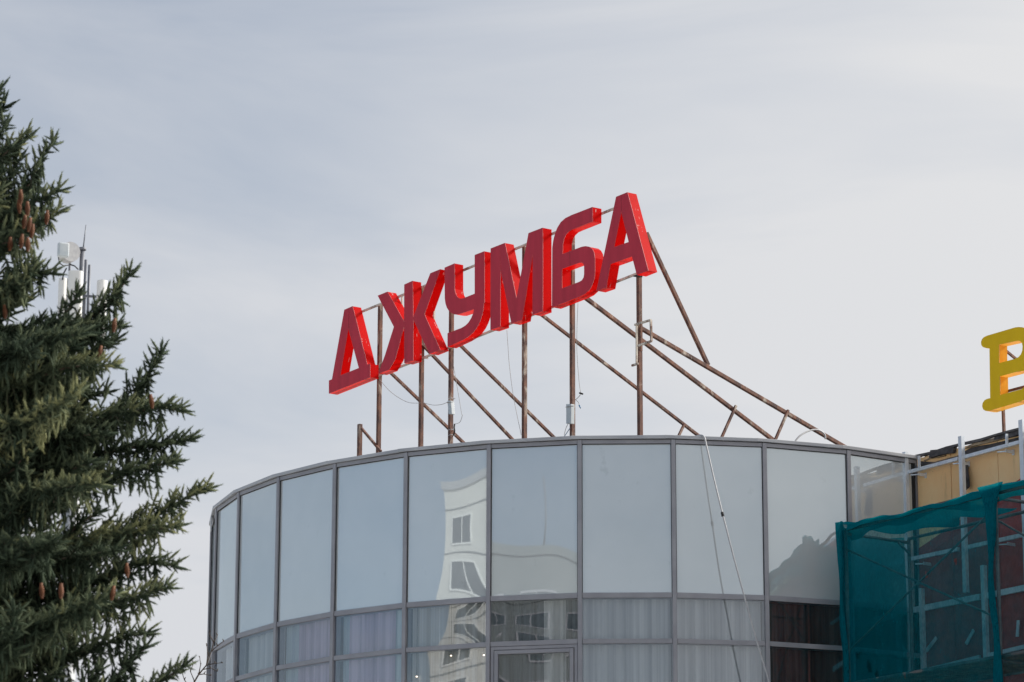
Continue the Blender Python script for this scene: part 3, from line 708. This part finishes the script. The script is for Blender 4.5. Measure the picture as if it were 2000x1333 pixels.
for j in range(4):
    b = MB(); o_ = OB+.12+j*.24; b.hexa([wt(tF+.05, zT-2.0+.03, o_), wt(tF+2*BAY, zT-2.0+.03, o_), wt(tF+2*BAY, zT-2.0+.03, o_+.22), wt(tF+.05, zT-2.0+.03, o_+.22)], [wt(tF+.05, zT-2.0+.075, o_), wt(tF+2*BAY, zT-2.0+.075, o_), wt(tF+2*BAY, zT-2.0+.075, o_+.22), wt(tF+.05, zT-2.0+.075, o_+.22)])
    b.build('plank', M['wood'], sc)
pk = MB(); p, q_ = on_plane(1806, 997, W0-WV*.75, WV), on_plane(1904, 972, W0-WV*.75, WV); pk.bar(p, q_, .22, .04)
tag(pk.build('loose_board', M['wood'], bevel=.004), 'weathered loose board lying on top of the netted scaffold', 'board')

net = thing('safety_net', wt(tF+BAY, 0, OF+.05), 'translucent teal safety netting draped over the front of the scaffold', 'netting')
random.seed(5)
TEND = tF+2*BAY+.1
def nz2(x, z):
    return .020*math.sin(3.1*x+1.7*z)+.014*math.sin(7.3*x-2.9*z+1)+.010*math.sin(13*x+4.2*z+2)+.006*math.sin(23*x-9*z)
zA = zT+.10
def topz(t):   # sagging, uneven upper hem
    u = (t-tF)/BAY; f = u-math.floor(u)
    return zA - .05*math.sin(math.pi*f)+.010*math.sin(7.3*t+.4)+.006*math.sin(17*t+1)*math.sin(2.1*t)
def netfn(u, v):
    t = NA+(NB-NA)*u; zt = topz(t); z = .6+(zt-.6)*v
    zz_ = zt-z
    d = nz2(t, z)*min(1, .25+zz_*.8)
    f = ((t-tF)/BAY) % 1.0; pinch = math.exp(-((min(f, 1-f))/.05)**2)
    return wt(t, z, OF+.045+d*(1-.7*pinch)+.0)
for NA, NB, mt_ in ((tF-.05, tF+BAY, 'net'), (tF+BAY, TEND, 'net_thin')):
    b = MB(); b.grid(netfn, 130, 220)
    if mt_ == 'net':      # torn holes
        holes = [(on_plane(x, y, W0-WV*(OF+.05), WV), rx, rz) for x, y, rx, rz in ((1697, 1302, .035, .09), (1711, 1318, .03, .06), (1677, 1280, .022, .05), (1811, 1125, .02, .045), (1866, 1099, .018, .05), (1937, 1114, .015, .05), (1765, 1320, .02, .04))]
        keep = []
        for f_ in b.f:
            c_ = sum((b.v[i] for i in f_), Vector((0, 0, 0)))/4
            keep.append(not any((((c_-h).dot(UV)+.25*(c_.z-h.z))/rx)**2+((c_.z-h.z)/rz)**2 < 1 for h, rx, rz in holes))
        b.f = [f_ for f_, k_ in zip(b.f, keep) if k_]; b.sm = [True]*len(b.f)
    b.build('net_sheet', M[mt_], net)
# hem folded back over the top bar
def hem(u, v):
    t = tF-.02+(TEND-tF)*u; zt = topz(t)
    a = v*math.pi*.9; r = .045+.012*math.sin(5.7*t)*math.sin(2.2*t+1)
    drop = max(0, v-.55)*.42*(.6+.3*math.sin(2.3*t+.5)+.2*math.sin(5.1*t))
    return wt(t, zt-.012+r*math.sin(a)*.9-drop, OF+.06-r*(1-math.cos(a))*1.5+.010*math.sin(9*t)*math.sin(3*t))
b = MB(); b.grid(hem, 200, 12); b.build('net_hem', M['net_thick'], net)
def flap(u, v):   # front overlap just under the hem
    t = tF+.10+(BAY*2)*u; zt = topz(t)
    dp = .060+.022*math.sin(2.3*t+1)+.012*math.sin(5.1*t)
    return wt(t, zt+.005-max(.02, dp)*v, OF+.062+.010*math.sin(8*t+3*v)+.01*v)
b = MB(); b.grid(flap, 200, 8); b.build('net_hem', M['net_thick'], net)
def topnet(u, v):  # slack sheet lying over the top, front bar to back bar
    t = tF+.25+(BAY*.72)*u
    edge_ = .85+.15*math.sin(6*t)
    o_ = OF-.02-(OF-OB-.05)*v*edge_
    return wt(t, zT+.05-.07*math.sin(math.pi*v)+.02*math.sin(9*t+5*v), o_)
b = MB(); b.grid(topnet, 40, 16); b.build('net_top', M['net_thick'], net)
# gathered vertical folds at the uprights
for i, (wd, sgn) in enumerate(((.055, 1), (.075, 1), (.06, 1))):
    t0 = tF+BAY*i
    def fold(u, v):
        z = 1.0+(zA+.03-1.0)*v; a = u*math.pi*2.2
        s = 1+.35*math.sin(2.7*z+i)+.2*math.sin(6.3*z+.5)
        top = max(0, 1-(zA+.03-z)/.35)
        x = wd*s*(1+(2.2 if i == 1 else .4)*top*top)*math.cos(a)*.8 + .035*math.sin(1.9*z+i)+.015*math.sin(5.1*z)
        y = wd*.5*math.sin(a)+.02*math.sin(a*3+z*2)
        return wt(t0+x, z, OF+.075+y*.6)
    b = MB(); b.grid(fold, 24, 90); b.build('net_fold', M['net_mid'], net)
def endsheet(u, v):
    z = .8+(zA-.05-.8)*v; o_ = OF+.02-(OF-OB-.02)*u
    return wt(tF-.035+.02*math.sin(4*z+5*u)+.012*math.sin(11*u-3*z), z-.05*math.sin(math.pi*u)*v, o_)
b = MB(); b.grid(endsheet, 30, 80); b.build('net_sheet', M['net_end'], net)
def endnet(u, v):
    z = .8+(zA-.02-.8)*v; o_ = OF+.04-.16*u
    return wt(tF-.045+.012*math.sin(5*z+3*u), z+.02*math.sin(8*u), o_)
b = MB(); b.grid(endnet, 6, 60); b.build('net_edge', M['net_thick'], net)

# ------------------------------------------------------------------ telecom mast behind the spruce
MY = 70.0
mast = None
mo = at_y(160, 700, MY); mast = thing('antenna_mast', (mo.x, mo.y, 0), 'telecom mast with white panel antennas and a round radio dish behind the spruce', 'antenna mast')
mp_ = lambda px, py, dy=0: at_y(px, py, MY+dy)
pxm = MY/ (FPX*math.cos(PITCH)) * 1.03
b = MB(); top = mp_(152, 640); b.tube([(top.x, top.y, 0), (top.x, top.y, top.z)], .28, 20, .20); b.build('monopole', M['monopole'], mast)
def vpole(px, y0, y1, r, nm='pole', mt='antenna_grey', dy=0):
    p = mp_(px, y0, dy); q_ = mp_(px, y1, dy); b = MB(); b.tube([Vector((p.x, p.y, q_.z)), p], r, 10); return b.build(nm, M[mt], mast)
vpole(161, 487, 660, .055); vpole(168, 508, 660, .035, dy=.3); vpole(175, 518, 660, .033, dy=.5); vpole(136.5, 514, 660, .028, dy=.1)
b = MB(); p = mp_(161, 487); b.tube([p-Z*.03, p+Z*.03], .085, 12); b.build('pole_cap', M['antenna_grey'], mast)
b = MB(); b.tube([mp_(162.5, 486), mp_(168, 440)], .016, 6, .01); b.build('whip_antenna', M['antenna_grey'], mast)
def panel(px0, px1, y0, y1, dy, rz):
    p = mp_((px0+px1)/2, y0, dy); q_ = mp_((px0+px1)/2, y1, dy); wd = (mp_(px1, y0, dy).x-mp_(px0, y0, dy).x)/2
    b = MB(); n_ = 12; prof = []
    for i in range(n_): a = math.pi*i/(n_-1); prof.append((wd*math.cos(a), -.11*math.sin(a)**.6))
    prof += [(-wd, .06), (wd, .06)]
    c, s = math.cos(rz), math.sin(rz)
    lo = [Vector((p.x+x*c-y*s, p.y+x*s+y*c, q_.z)) for x, y in prof]; hi = [Vector((v.x, v.y, p.z)) for v in lo]
    k = len(prof)
    b.poly(hi); b.poly(list(reversed(lo)))
    for i in range(k): b.poly([lo[i], lo[(i+1) % k], hi[(i+1) % k], hi[i]])
    o = b.build('panel_antenna', M['antenna_white'], mast, bevel=.015)
    b = MB(); b.bar(Vector((p.x, p.y+.1, p.z-.35)), Vector((top.x, top.y+.1, p.z-.35)), .05, .05); b.build('bracket', M['antenna_grey'], mast)
panel(133.5, 162, 531, 680, -.35, 0); panel(116, 132, 545, 690, .1, -.5); panel(191, 209, 549, 692, .1, .7)
b = MB(); c = mp_(134, 494, -.1); ax = Vector((-.5, .83, .05)).normalized()
b.tube([c-ax*.14, c-ax*.02, c+ax*.12], .225, 24, .23); b.build('radio_dish', M['conduit'], mast)
b = MB(); c2 = mp_(123.5, 489, -.5); b.box(c2, Vector((.115, .045, 0)), Vector((-.03, .06, 0)), Z*.165); b.build('radio_unit', M['white_box'], mast, bevel=.03)
b = MB(); b.tube([mp_(142, 491, -.1), mp_(161, 492)], .035, 8); b.build('bracket', M['antenna_grey'], mast)
b = MB(); b.tube([mp_(114, 502, -.4), mp_(116, 514, -.4), mp_(124, 520, -.3), mp_(135, 518, -.2)], .014, 6); b.build('antenna_cable', M['black'], mast)
b = MB(); b.tube([mp_(122, 547, -.1), mp_(124, 535, -.1), mp_(130, 524, -.1)], .016, 6); b.build('antenna_cable', M['black'], mast)
b = MB(); b.tube([mp_(137, 517, -.1), mp_(146, 520, -.1), mp_(153, 527, -.1)], .016, 6); b.build('antenna_cable', M['black'], mast)

# ------------------------------------------------------------------ spruce
def needle_mat():
    m, t, out = new_mat('spruce_needles')
    at = N(t, 'ShaderNodeAttribute', attribute_name='tone')
    cr = N(t, 'ShaderNodeValToRGB'); e = cr.color_ramp.elements
    e[0].position = 0; e[0].color = (.020, .030, .019, 1); e[1].position = 1; e[1].color = (.27, .28, .14, 1)
    x = e.new(.45); x.color = (.060, .086, .056, 1); x = e.new(.75); x.color = (.145, .175, .105, 1)
    t.links.new(at.outputs['Fac'], cr.inputs[0])
    p = t.nodes.new('ShaderNodeBsdfPrincipled'); p.inputs['Roughness'].default_value = .7; p.inputs['Specular IOR Level'].default_value = .10
    t.links.new(cr.outputs[0], p.inputs['Base Color'])
    tl = N(t, 'ShaderNodeBsdfTranslucent'); t.links.new(cr.outputs[0], tl.inputs['Color'])
    ms = N(t, 'ShaderNodeMixShader', Fac=.15); t.links.new(p.outputs[0], ms.inputs[1]); t.links.new(tl.outputs[0], ms.inputs[2])
    t.links.new(ms.outputs[0], out.inputs['Surface']); return m
M['needles'] = needle_mat()
TY = 24.0
tb = at_y(-85, 700, TY); TX, TYY = tb.x, tb.y
ztip = at_y(-85, 85, TY).z; zbot = at_y(-85, 1333, TY).z
tree = thing('spruce_tree', (TX, TYY, 0), 'tall dense blue green spruce with hanging brown cones at the left', 'tree')
wood = MB()
wood.tube([(TX, TYY, 0), (TX+.02, TYY, ztip*.5), (TX, TYY+.01, ztip*.85), (TX, TYY, ztip)], .19, 10, .012)
SH = []      # shoots: origin, direction, length, tone
rs = np.random.default_rng(11)
def path(P, n):
    P = [np.array(p, float) for p in P]; out = []
    for i in range(len(P)-1):
        p0, p1, p2, p3 = P[max(i-1, 0)], P[i], P[i+1], P[min(i+2, len(P)-1)]
        for s in range(n):
            t = s/n; out.append(.5*((2*p1)+(p2-p0)*t+(2*p0-5*p1+4*p2-p3)*t*t+(3*p1-p0-3*p2+p3)*t**3))
    out.append(P[-1]); return np.array(out)
def resample(P, step):
    d = np.r_[0, np.cumsum(np.linalg.norm(np.diff(P, axis=0), axis=1))]; n = max(2, int(d[-1]/step)+1)
    s = np.linspace(0, d[-1], n); return np.stack([np.interp(s, d, P[:, i]) for i in range(3)], 1), d[-1]
def unit(v): return v/(np.linalg.norm(v)+1e-9)
def twig(p, d, ll, tone, size, curl=0.0, side_n=.8):
    p = p.copy(); st = .046*size; m_ = max(1, int(ll/st)); p00 = p.copy()
    for j in range(m_+1):
        f = j/max(1, m_); tn = tone+.30*f+rs.normal(0, .06)
        last = j == m_
        SH.append((p.copy(), unit(d+rs.normal(0, .10, 3)), (rs.uniform(.095, .13) if last else .078)*size, tn+(.06 if last else 0)))
        e = unit(np.cross(d, rs.normal(0, 1, 3)))
        for sg in (-1, 1):
            if rs.random() < side_n:
                SH.append((p.copy(), unit(d*.55+e*sg*rs.uniform(.6, .95)), rs.uniform(.06, .095)*size*(1-.2*f), tn-.04+rs.normal(0, .05)))
        d = unit(d+np.array([0, 0, curl*(.2+f)])+rs.normal(0, .05, 3)); p = p+d*st
    if ll > .15: wood.tube([Vector(p00), Vector(p)], .004, 3, .0015, caps=False)
def branch(P, dens=1.0, size=1.0, tone_add=0.0):
    Q, L = resample(path(P, 8), .066/dens)
    wood.tube([Vector(p) for p in Q[::max(1, len(Q)//8)]]+[Vector(Q[-1])], .006+.010*L, 5, .003, caps=False)
    n = len(Q); bt = rs.normal(.03, .15)
    for i in range(n):
        s = i/(n-1)
        if s < .08: continue
        T = unit(Q[min(i+1, n-1)]-Q[max(i-1, 0)])
        side = unit(np.cross(T, [0, 0, 1.0])); up = np.cross(side, T)
        tone0 = np.clip(.16+tone_add+bt+rs.normal(0, .06), 0, 1)
        SH.append((Q[i], unit(T+rs.normal(0, .15, 3)), (.15 if i == n-1 else .10)*size, tone0+.15))
        w = (1-s)**.7
        for sd in (-1, 1):
            ll = min(.48, .02+.34*L**.7*w*rs.uniform(.5, 1.1))*size**.5
            twig(Q[i], unit(T*rs.uniform(.6, .9)+side*sd*rs.uniform(.65, .9)+up*rs.uniform(-.15, .45)), ll, tone0+.05, size, .03)
        # pendulous twigs hang in curtains below the branch
        if s < .93:
            for _ in range(3 if dens > .8 else 1):
                ll = rs.uniform(.06, .36)*min(1, L/1.1)*(1-.6*s)*size**.5
                q0 = Q[i]+side*rs.normal(0, .10*w)
                twig(q0, unit(T*rs.uniform(.0, .35)+side*rs.normal(0, .22)+np.array([0, 0, -1.0])), ll, tone0-.03, size, 0, .7)
        if rs.random() < .6 or s > .85:
            twig(Q[i], unit(T*.7+up*.7+side*rs.normal(0, .3)), .03+.05*w*rs.random(), tone0+.12, size, .02)
tp = lambda px, py, dy: tuple(at_y(px, py, TY+dy))
# the branches that make the outline against the sky
hand = [
 [(-85, 150, 0), (-50, 190, 0), (-15, 195, 0), (-2, 178, 0)],
 [(-85, 215, 0), (-40, 240, .05), (6, 212, .05)], [(-85, 270, 0), (-30, 290, -.1), (8, 252, -.1)],
 [(-85, 340, 0), (-40, 345, -.05), (10, 300, -.05), (50, 272, -.05)], [(-85, 420, 0), (-10, 430, .1), (50, 370, .1), (72, 325, .1), (102, 285, .1)],
 [(-85, 460, 0), (-10, 440, -.1), (50, 405, -.15), (110, 375, -.15)], [(-85, 500, 0), (0, 480, -.2), (60, 445, -.25), (110, 418, -.25)],
 [(-85, 560, 0), (-10, 560, -.3), (40, 560, -.35), (68, 522, -.35)], [(-85, 590, 0), (0, 580, -.2), (50, 540, -.25), (95, 535, -.25)],
 [(-85, 700, 0), (20, 720, .15), (120, 660, .2), (205, 600, .2), (253, 540, .2)],
 [(-85, 720, 0), (30, 700, -.1), (110, 640, -.15), (160, 650, -.15), (196, 665, -.15)],
 [(-85, 760, 0), (20, 760, -.3), (120, 720, -.4), (215, 715, -.4)],
 [(-85, 900, 0), (60, 920, .15), (190, 850, .2), (265, 770, .2), (312, 695, .2)],
 [(-85, 900, 0), (50, 880, 0), (170, 830, 0), (280, 800, 0), (345, 800, 0)],
 [(-85, 930, 0), (60, 930, .1), (180, 890, .15), (290, 870, .15), (366, 862, .15)],
 [(-85, 960, 0), (60, 960, 0), (180, 940, 0), (270, 915, 0), (335, 905, 0)],
 [(-85, 1080, 0), (60, 1090, .15), (190, 1060, .2), (280, 1020, .2), (340, 985, .2), (398, 958, .2)],
 [(-85, 1090, 0), (60, 1100, 0), (160, 1070, 0), (260, 1040, 0), (340, 1030, 0)],
 [(-85, 1170, 0), (60, 1170, .1), (180, 1140, .1), (270, 1100, .1), (336, 1105, .1)],
 [(-85, 1220, 0), (60, 1220, 0), (180, 1190, 0), (260, 1170, 0), (320, 1150, 0)],
 [(-85, 1300, 0), (60, 1290, .1), (170, 1270, .1), (240, 1245, .1), (282, 1240, .1)],
 [(-85, 1400, 0), (60, 1400, 0), (180, 1370, 0), (250, 1300, 0), (282, 1268, 0)],
 [(-85, 1420, 0), (80, 1420, .1), (220, 1390, .1), (300, 1340, .1), (356, 1305, .1)],
 [(-85, 640, 0), (20, 650, .1), (100, 640, .1), (165, 645, .1), (225, 640, .1)], [(-85, 800, 0), (20, 790, .1), (110, 730, .1), (180, 690, .1), (222, 668, .1)],
 [(-85, 860, 0), (20, 840, .2), (110, 790, .2), (200, 770, .2)], [(-85, 700, 0), (0, 690, -.5), (90, 660, -.7), (150, 655, -.8)],
 [(-85, 950, 0), (60, 960, -.5), (150, 950, -.8), (190, 950, -.9)], [(-85, 1060, 0), (30, 1080, -.7), (80, 1070, -1.1), (103, 1060, -1.3)], [(-85, 1240, 0), (60, 1230, -.5), (150, 1190, -.8), (215, 1165, -.9)], [(-85, 820, 0), (30, 830, -.6), (120, 790, -.9), (150, 770, -.9)],
]
for P in hand:
    branch([tp(*p) for p in P], 1.0, 1.0, .20 if P[-1][2] < -.65 else .05)  # branches reaching furthest towards the camera start from a lighter needle tone
    k_ = rs.choice((-1, 1))*rs.uniform(.18, .42); f_ = rs.uniform(.55, .80)
    branch([tp(p[0]+(p[0]+85)*(f_-1), p[1]+28*(p[0]+85)/300+rs.uniform(0, 18), p[2]+k_*(p[0]+85)/300) for p in P], .9, 1.0, .03)
# the rest of the crown, shorter than the outline
zs = ztip-.15; gold = 0.0
while zs > 1.0:
    dz = ztip-zs
    r_env = .30*dz+.10 if dz < 5.2 else .30*5.2+.16*(dz-5.2)
    low = zs < zbot-.6
    for q_ in range(1 if dz < .8 else (3 if not low else 2)):
        gold += 2.39996+rs.normal(0, .15)
        a = gold
        front = -math.sin(a)                    # 1: towards the camera
        out_right = math.cos(a)
        L = r_env*rs.uniform(.62, .98)*(1.0 if front > -.2 else .9)
        if out_right > .6: L *= .88
        dvec = np.array([math.cos(a), math.sin(a), 0])
        b0 = np.array([TX, TYY, zs])
        dr = .10+.05*min(dz, 6)/3
        P = [b0, b0+dvec*L*.35+np.array([0, 0, -dr*L*.5]), b0+dvec*L*.72+np.array([0, 0, -dr*L]), b0+dvec*L*.93+np.array([0, 0, -dr*L+.10*L]), b0+dvec*L+np.array([0, 0, -dr*L+.20*L])]
        hidden = front < -.45 or out_right < -.55 or low
        branch(P, .42 if hidden else .80, 1.6 if hidden else 1.1, .0 if front < .3 else .04)
    zs -= .20 if dz < 1 else (.19 if not low else .42)
wood.build('trunk', M['bark'], tree)
NN = 28
tt = (np.arange(NN)+.5)/NN; az = np.arange(NN)*2.39996
P0 = np.stack([0*tt, 0*tt, tt*.92], 1)
el = np.where(tt > .85, .62, 1.08)+rs.normal(0, .12, NN)
D0 = np.stack([np.sin(el)*np.cos(az), np.sin(el)*np.sin(az), np.cos(el)], 1)
S0 = np.stack([-np.sin(az), np.cos(az), 0*az], 1)
so = np.array([s[0] for s in SH]); sdv = np.array([s[1] for s in SH]); sl_ = np.array([s[2] for s in SH]); tn = np.clip(np.array([s[3] for s in SH]), 0, 1)
ns = len(SH)
ref = np.where(np.abs(sdv[:, 2:3]) > .9, np.array([[1., 0, 0]]), np.array([[0, 0, 1.]]))
ex = np.cross(sdv, ref); ex /= np.linalg.norm(ex, axis=1, keepdims=True)
ro = rs.uniform(0, 6.28, ns)[:, None]; ey = np.cross(sdv, ex); ex, ey = ex*np.cos(ro)+ey*np.sin(ro), ey*np.cos(ro)-ex*np.sin(ro)
def tw(v, scale=None):   # (NN,3) template -> (ns,NN,3)
    r = v[None, :, 0:1]*ex[:, None]+v[None, :, 1:2]*ey[:, None]+v[None, :, 2:3]*sdv[:, None]
    return r
base = so[:, None]+tw(P0)*sl_[:, None, None]
nl = (.0185+.006*rs.random((ns, NN, 1)))*(sl_[:, None, None]/.1)**.5
dn = tw(D0)+rs.normal(0, .12, (ns, NN, 3)); sd_ = tw(S0)
wdt = .0032*(sl_[:, None, None]/.1)**.7
vn = np.stack([base-sd_*wdt, base+sd_*wdt, base+dn*nl], 2).reshape(ns, NN*3, 3)
# the shoot's core of close-packed needle bases: a tapered five-sided rod
NC = 5; ca = 2*np.pi*np.arange(NC)/NC; cr_ = np.stack([np.cos(ca), np.sin(ca), 0*ca], 1)
rad = (.0085*(sl_/.1)**.6)[:, None, None]
low = so[:, None]+tw(cr_)*rad*.9; mid = so[:, None]+tw(cr_)*rad+(sdv*sl_[:, None]*.68)[:, None]; tipc = (so+sdv*sl_[:, None]*.96)[:, None]
vc = np.concatenate([low, mid, tipc], 1)                      # 11 per shoot
nx = (np.arange(NC)+1) % NC; a_ = np.arange(NC)
cf = np.concatenate([np.stack([a_, nx, nx+NC], 1), np.stack([a_, nx+NC, a_+NC], 1), np.stack([a_+NC, nx+NC, 0*a_+2*NC], 1)])
VPS = NN*3+2*NC+1
vv = np.concatenate([vn, vc], 1).reshape(-1, 3)-np.array([TX, TYY, 0])
fs = np.concatenate([np.arange(NN*3).reshape(NN, 3), cf+NN*3])
ff = (fs[None]+(np.arange(ns)*VPS)[:, None, None]).reshape(-1, 3).astype(np.int32)
me = bpy.data.meshes.new('crown'); nv = len(vv); nf = len(ff)
me.vertices.add(nv); me.vertices.foreach_set('co', vv.astype(np.float32).ravel())
me.loops.add(nf*3); me.loops.foreach_set('vertex_index', ff.ravel())
me.polygons.add(nf); me.polygons.foreach_set('loop_start', np.arange(0, nf*3, 3, dtype=np.int32))
try: me.polygons.foreach_set('loop_total', np.full(nf, 3, dtype=np.int32))
except Exception: pass
at = me.attributes.new('tone', 'FLOAT', 'POINT'); at.data.foreach_set('value', np.repeat(tn, VPS).astype(np.float32))
me.update(calc_edges=True); me.materials.append(M['needles'])
crown = bpy.data.objects.new('crown', me); C.objects.link(crown); crown.parent = tree; crown['kind'] = 'stuff'
# cones
cb = MB()
prof = [(0, .006), (.006, .013), (.02, .017), (.045, .018), (.07, .0155), (.09, .010), (.10, .003)]
bmv = []
b = MB()
for i, (z, r) in enumerate(prof):
    pass
nr = 16
for row in range(14):
    z = -.004-row*.0068; f = row/13; r = .0165*math.sin(math.pi*(.16+.74*f))**.7
    for k in range(8):
        a = 2*math.pi*(k+.5*(row % 2))/8; c, s = math.cos(a), math.sin(a); w_ = r*.5
        p0 = Vector((r*.6*c, r*.6*s, z+.006)); tang = Vector((-s, c, 0))
        tipp = Vector((r*1.12*c, r*1.12*s, z-.006))
        b.poly([p0-tang*w_, p0+tang*w_, tipp+tang*w_*.6, tipp-tang*w_*.6])
b.tube([(0, 0, .006), (0, 0, -.02), (0, 0, -.07), (0, 0, -.098)], .0105, 8, .006)
cone0 = b.build('cone', M['cone']); cone0.parent = tree
cones = [(40, 385, -.75), (53, 408, -.8), (49, 435, -.75), (59, 440, -.8), (43, 472, -.75), (54, 478, -.8), (92, 425, -.5), (20, 478, -.75), (8, 610, -.4), (224, 636, -.3), (197, 690, -.3), (80, 1155, -1.7), (119, 1155, -1.7), (222, 1160, -1.1), (247, 1115, -.4), (64, 452, -.7), (294, 785, -.3), (36, 404, -.7)]
for i, (px, py, dy) in enumerate(cones):
    c = cone0 if i == 0 else cone0.copy()
    if i: C.objects.link(c); c.parent = tree
    p = at_y(px, py, TY+dy); c.location = p-Vector((TX, TYY, 0))+Z*.05
    c.rotation_euler = (random.uniform(-.15, .15), random.uniform(-.15, .15), random.uniform(0, 6)); c.scale = (1.1, 1.1, 1.05)

# ------------------------------------------------------------------ bare sapling at the foot of the picture
SYY = 33.0
bp = at_y(392, 1500, SYY); sap = thing('bare_tree', (bp.x, bp.y, 0), 'thin bare tree whose leafless twigs just reach the lower left glass edge', 'tree')
tk = MB(); br = MB()
jn = at_y(372, 1345, SYY); tk.tube([(bp.x, bp.y, 0), (bp.x+.05, bp.y, 2.5), tuple(jn)], .05, 8, .015); tk.build('trunk', M['bark'], sap)
sp_ = lambda L: [at_y(x, y, SYY+d) for x, y, d in L]
tw_ = [[(372, 1345, 0), (388, 1318, 0), (403, 1300, .05), (413, 1272, .1), (417, 1255, .1), (425, 1241, .1)], [(403, 1300, .05), (420, 1296, .05), (435, 1295, .05)], [(413, 1272, .1), (425, 1262, .1), (437, 1253, .1)],
       [(388, 1318, 0), (398, 1317, 0), (412, 1320, 0)], [(380, 1332, 0), (372, 1312, -.1), (378, 1295, -.1)], [(372, 1345, 0), (360, 1328, 0), (356, 1315, 0), (352, 1300, 0)], [(403, 1300, 0), (406, 1280, 0), (404, 1262, 0)], [(388, 1318, 0), (392, 1298, 0), (390, 1284, 0)], [(397, 1308, 0), (412, 1305, 0), (424, 1312, 0)],
       [(417, 1255, .1), (412, 1245, .1), (408, 1236, .1)]]
for L in tw_: br.tube(sp_(L), .010 if len(L) > 4 else .006, 5, .003)
for L in tw_:
    for (x, y, d) in L[1:]:
        p = at_y(x, y, SYY+d); br.tube([p, p+Vector((random.uniform(-.02, .02), 0, random.uniform(.01, .03)))], .007, 5, .004)
br.build('branches', M['bark'], sap)

# ------------------------------------------------------------------ blocks across the street, seen only in the glass
def block(name, c, rz, sx, sy, h, floors, cols, wall, label, extra=None):
    root = thing(name, c, label, 'building')
    ax = Vector((math.cos(rz), math.sin(rz), 0)); ay = Vector((-math.sin(rz), math.cos(rz), 0)); c = Vector(c)
    b = MB(); b.box(c+Z*h/2, ax*sx/2, ay*sy/2, Z*h/2); b.build('wall', M[wall], root)
    b = MB(); b.box(c+Z*(h+.25), ax*(sx/2+.12), ay*(sy/2+.12), Z*.25); b.build('roof', M['coping' if wall == 'block_white' else 'block_grey'], root)
    fh = (h-2.5)/floors
    if wall == 'block_white':
        for f in range(floors+1):
            b = MB(); b.box(c+Z*(1.2+f*fh), ax*(sx/2+.03), ay*(sy/2+.03), Z*.04); b.build('panel_joint', M['block_grey'], root)
    for fn_, (dx, dy, ww, nn) in {'s': (ax, ay, sx, cols), 'e': (ay, -ax, sy, max(2, int(cols*sy/sx)))}.items():
        half = (sy if fn_ == 's' else sx)/2
        for sgn in (-1, 1):
            for f in range(floors):
                for q_ in range(nn):
                    x = (q_+.5)/nn*ww-ww/2; z = 1.2+f*fh+fh*.5; p = c+dx*x+dy*sgn*(half+.01)+Z*z
                    if sgn*dy.dot((Vector((0, 41, 0))-c)) < 0: continue
                    fr = MB(); wd, hh = 1.1, .9
                    for (ox, oz, lx, lz) in ((0, hh, wd, .06), (0, -hh, wd, .06), (-wd, 0, .06, hh-.06), (wd, 0, .06, hh-.06), (.1, 0, .04, hh-.06)):
                        fr.box(p+dx*ox+Z*oz, dx*lx, dy*.05, Z*lz)
                    fo = fr.build('window', M['antenna_white' if wall == 'block_white' else 'alu'], root)
                    if wall == 'block_white' and (f*3+q_*5) % 4 == 0:
                        ac = MB(); ac.box(p+dx*.1+dy*sgn*.25-Z*(hh+.45), dx*.42, dy*.2, Z*.3); ac.build('air_conditioner', M['antenna_white'], root)
                    pa = MB(); pa.box(p, dx*wd*.96, dy*.02, Z*hh*.96); pa.build('pane', M['dark_pane'], fo)
    return root
def refl(k, dist):
    a, c, tg, n = bay_frame(k); m_ = (a+c)/2; d = Vector((m_.x, m_.y, 0)).normalized(); r = d-2*d.dot(n)*n; return m_+r*dist, r
p, r = refl(-2, 130); rp = Vector((r.y, -r.x, 0))
BPOS = p - rp*0
block('tower_block', (p.x+r.y*-11.5, p.y+r.x*11.5, 0), math.atan2(r.y, r.x)+math.pi/2+.5, 19, 15, 37.0, 12, 5, 'block_white', 'tall white residential block across the street mirrored in the glass panels')
p, r = refl(-1, 105)
bl = block('office_block', (p.x, p.y, 0), math.atan2(r.y, r.x)+math.pi/2-.5, 17, 12, 27.2, 8, 5, 'block_grey', 'lower grey block with a roof aerial mirrored in the glass beside the white block')
b = MB(); b.tube([(p.x, p.y, 27.5), (p.x, p.y, 33.0)], .09, 8, .05); b.build('aerial', M['antenna_grey'], bl)
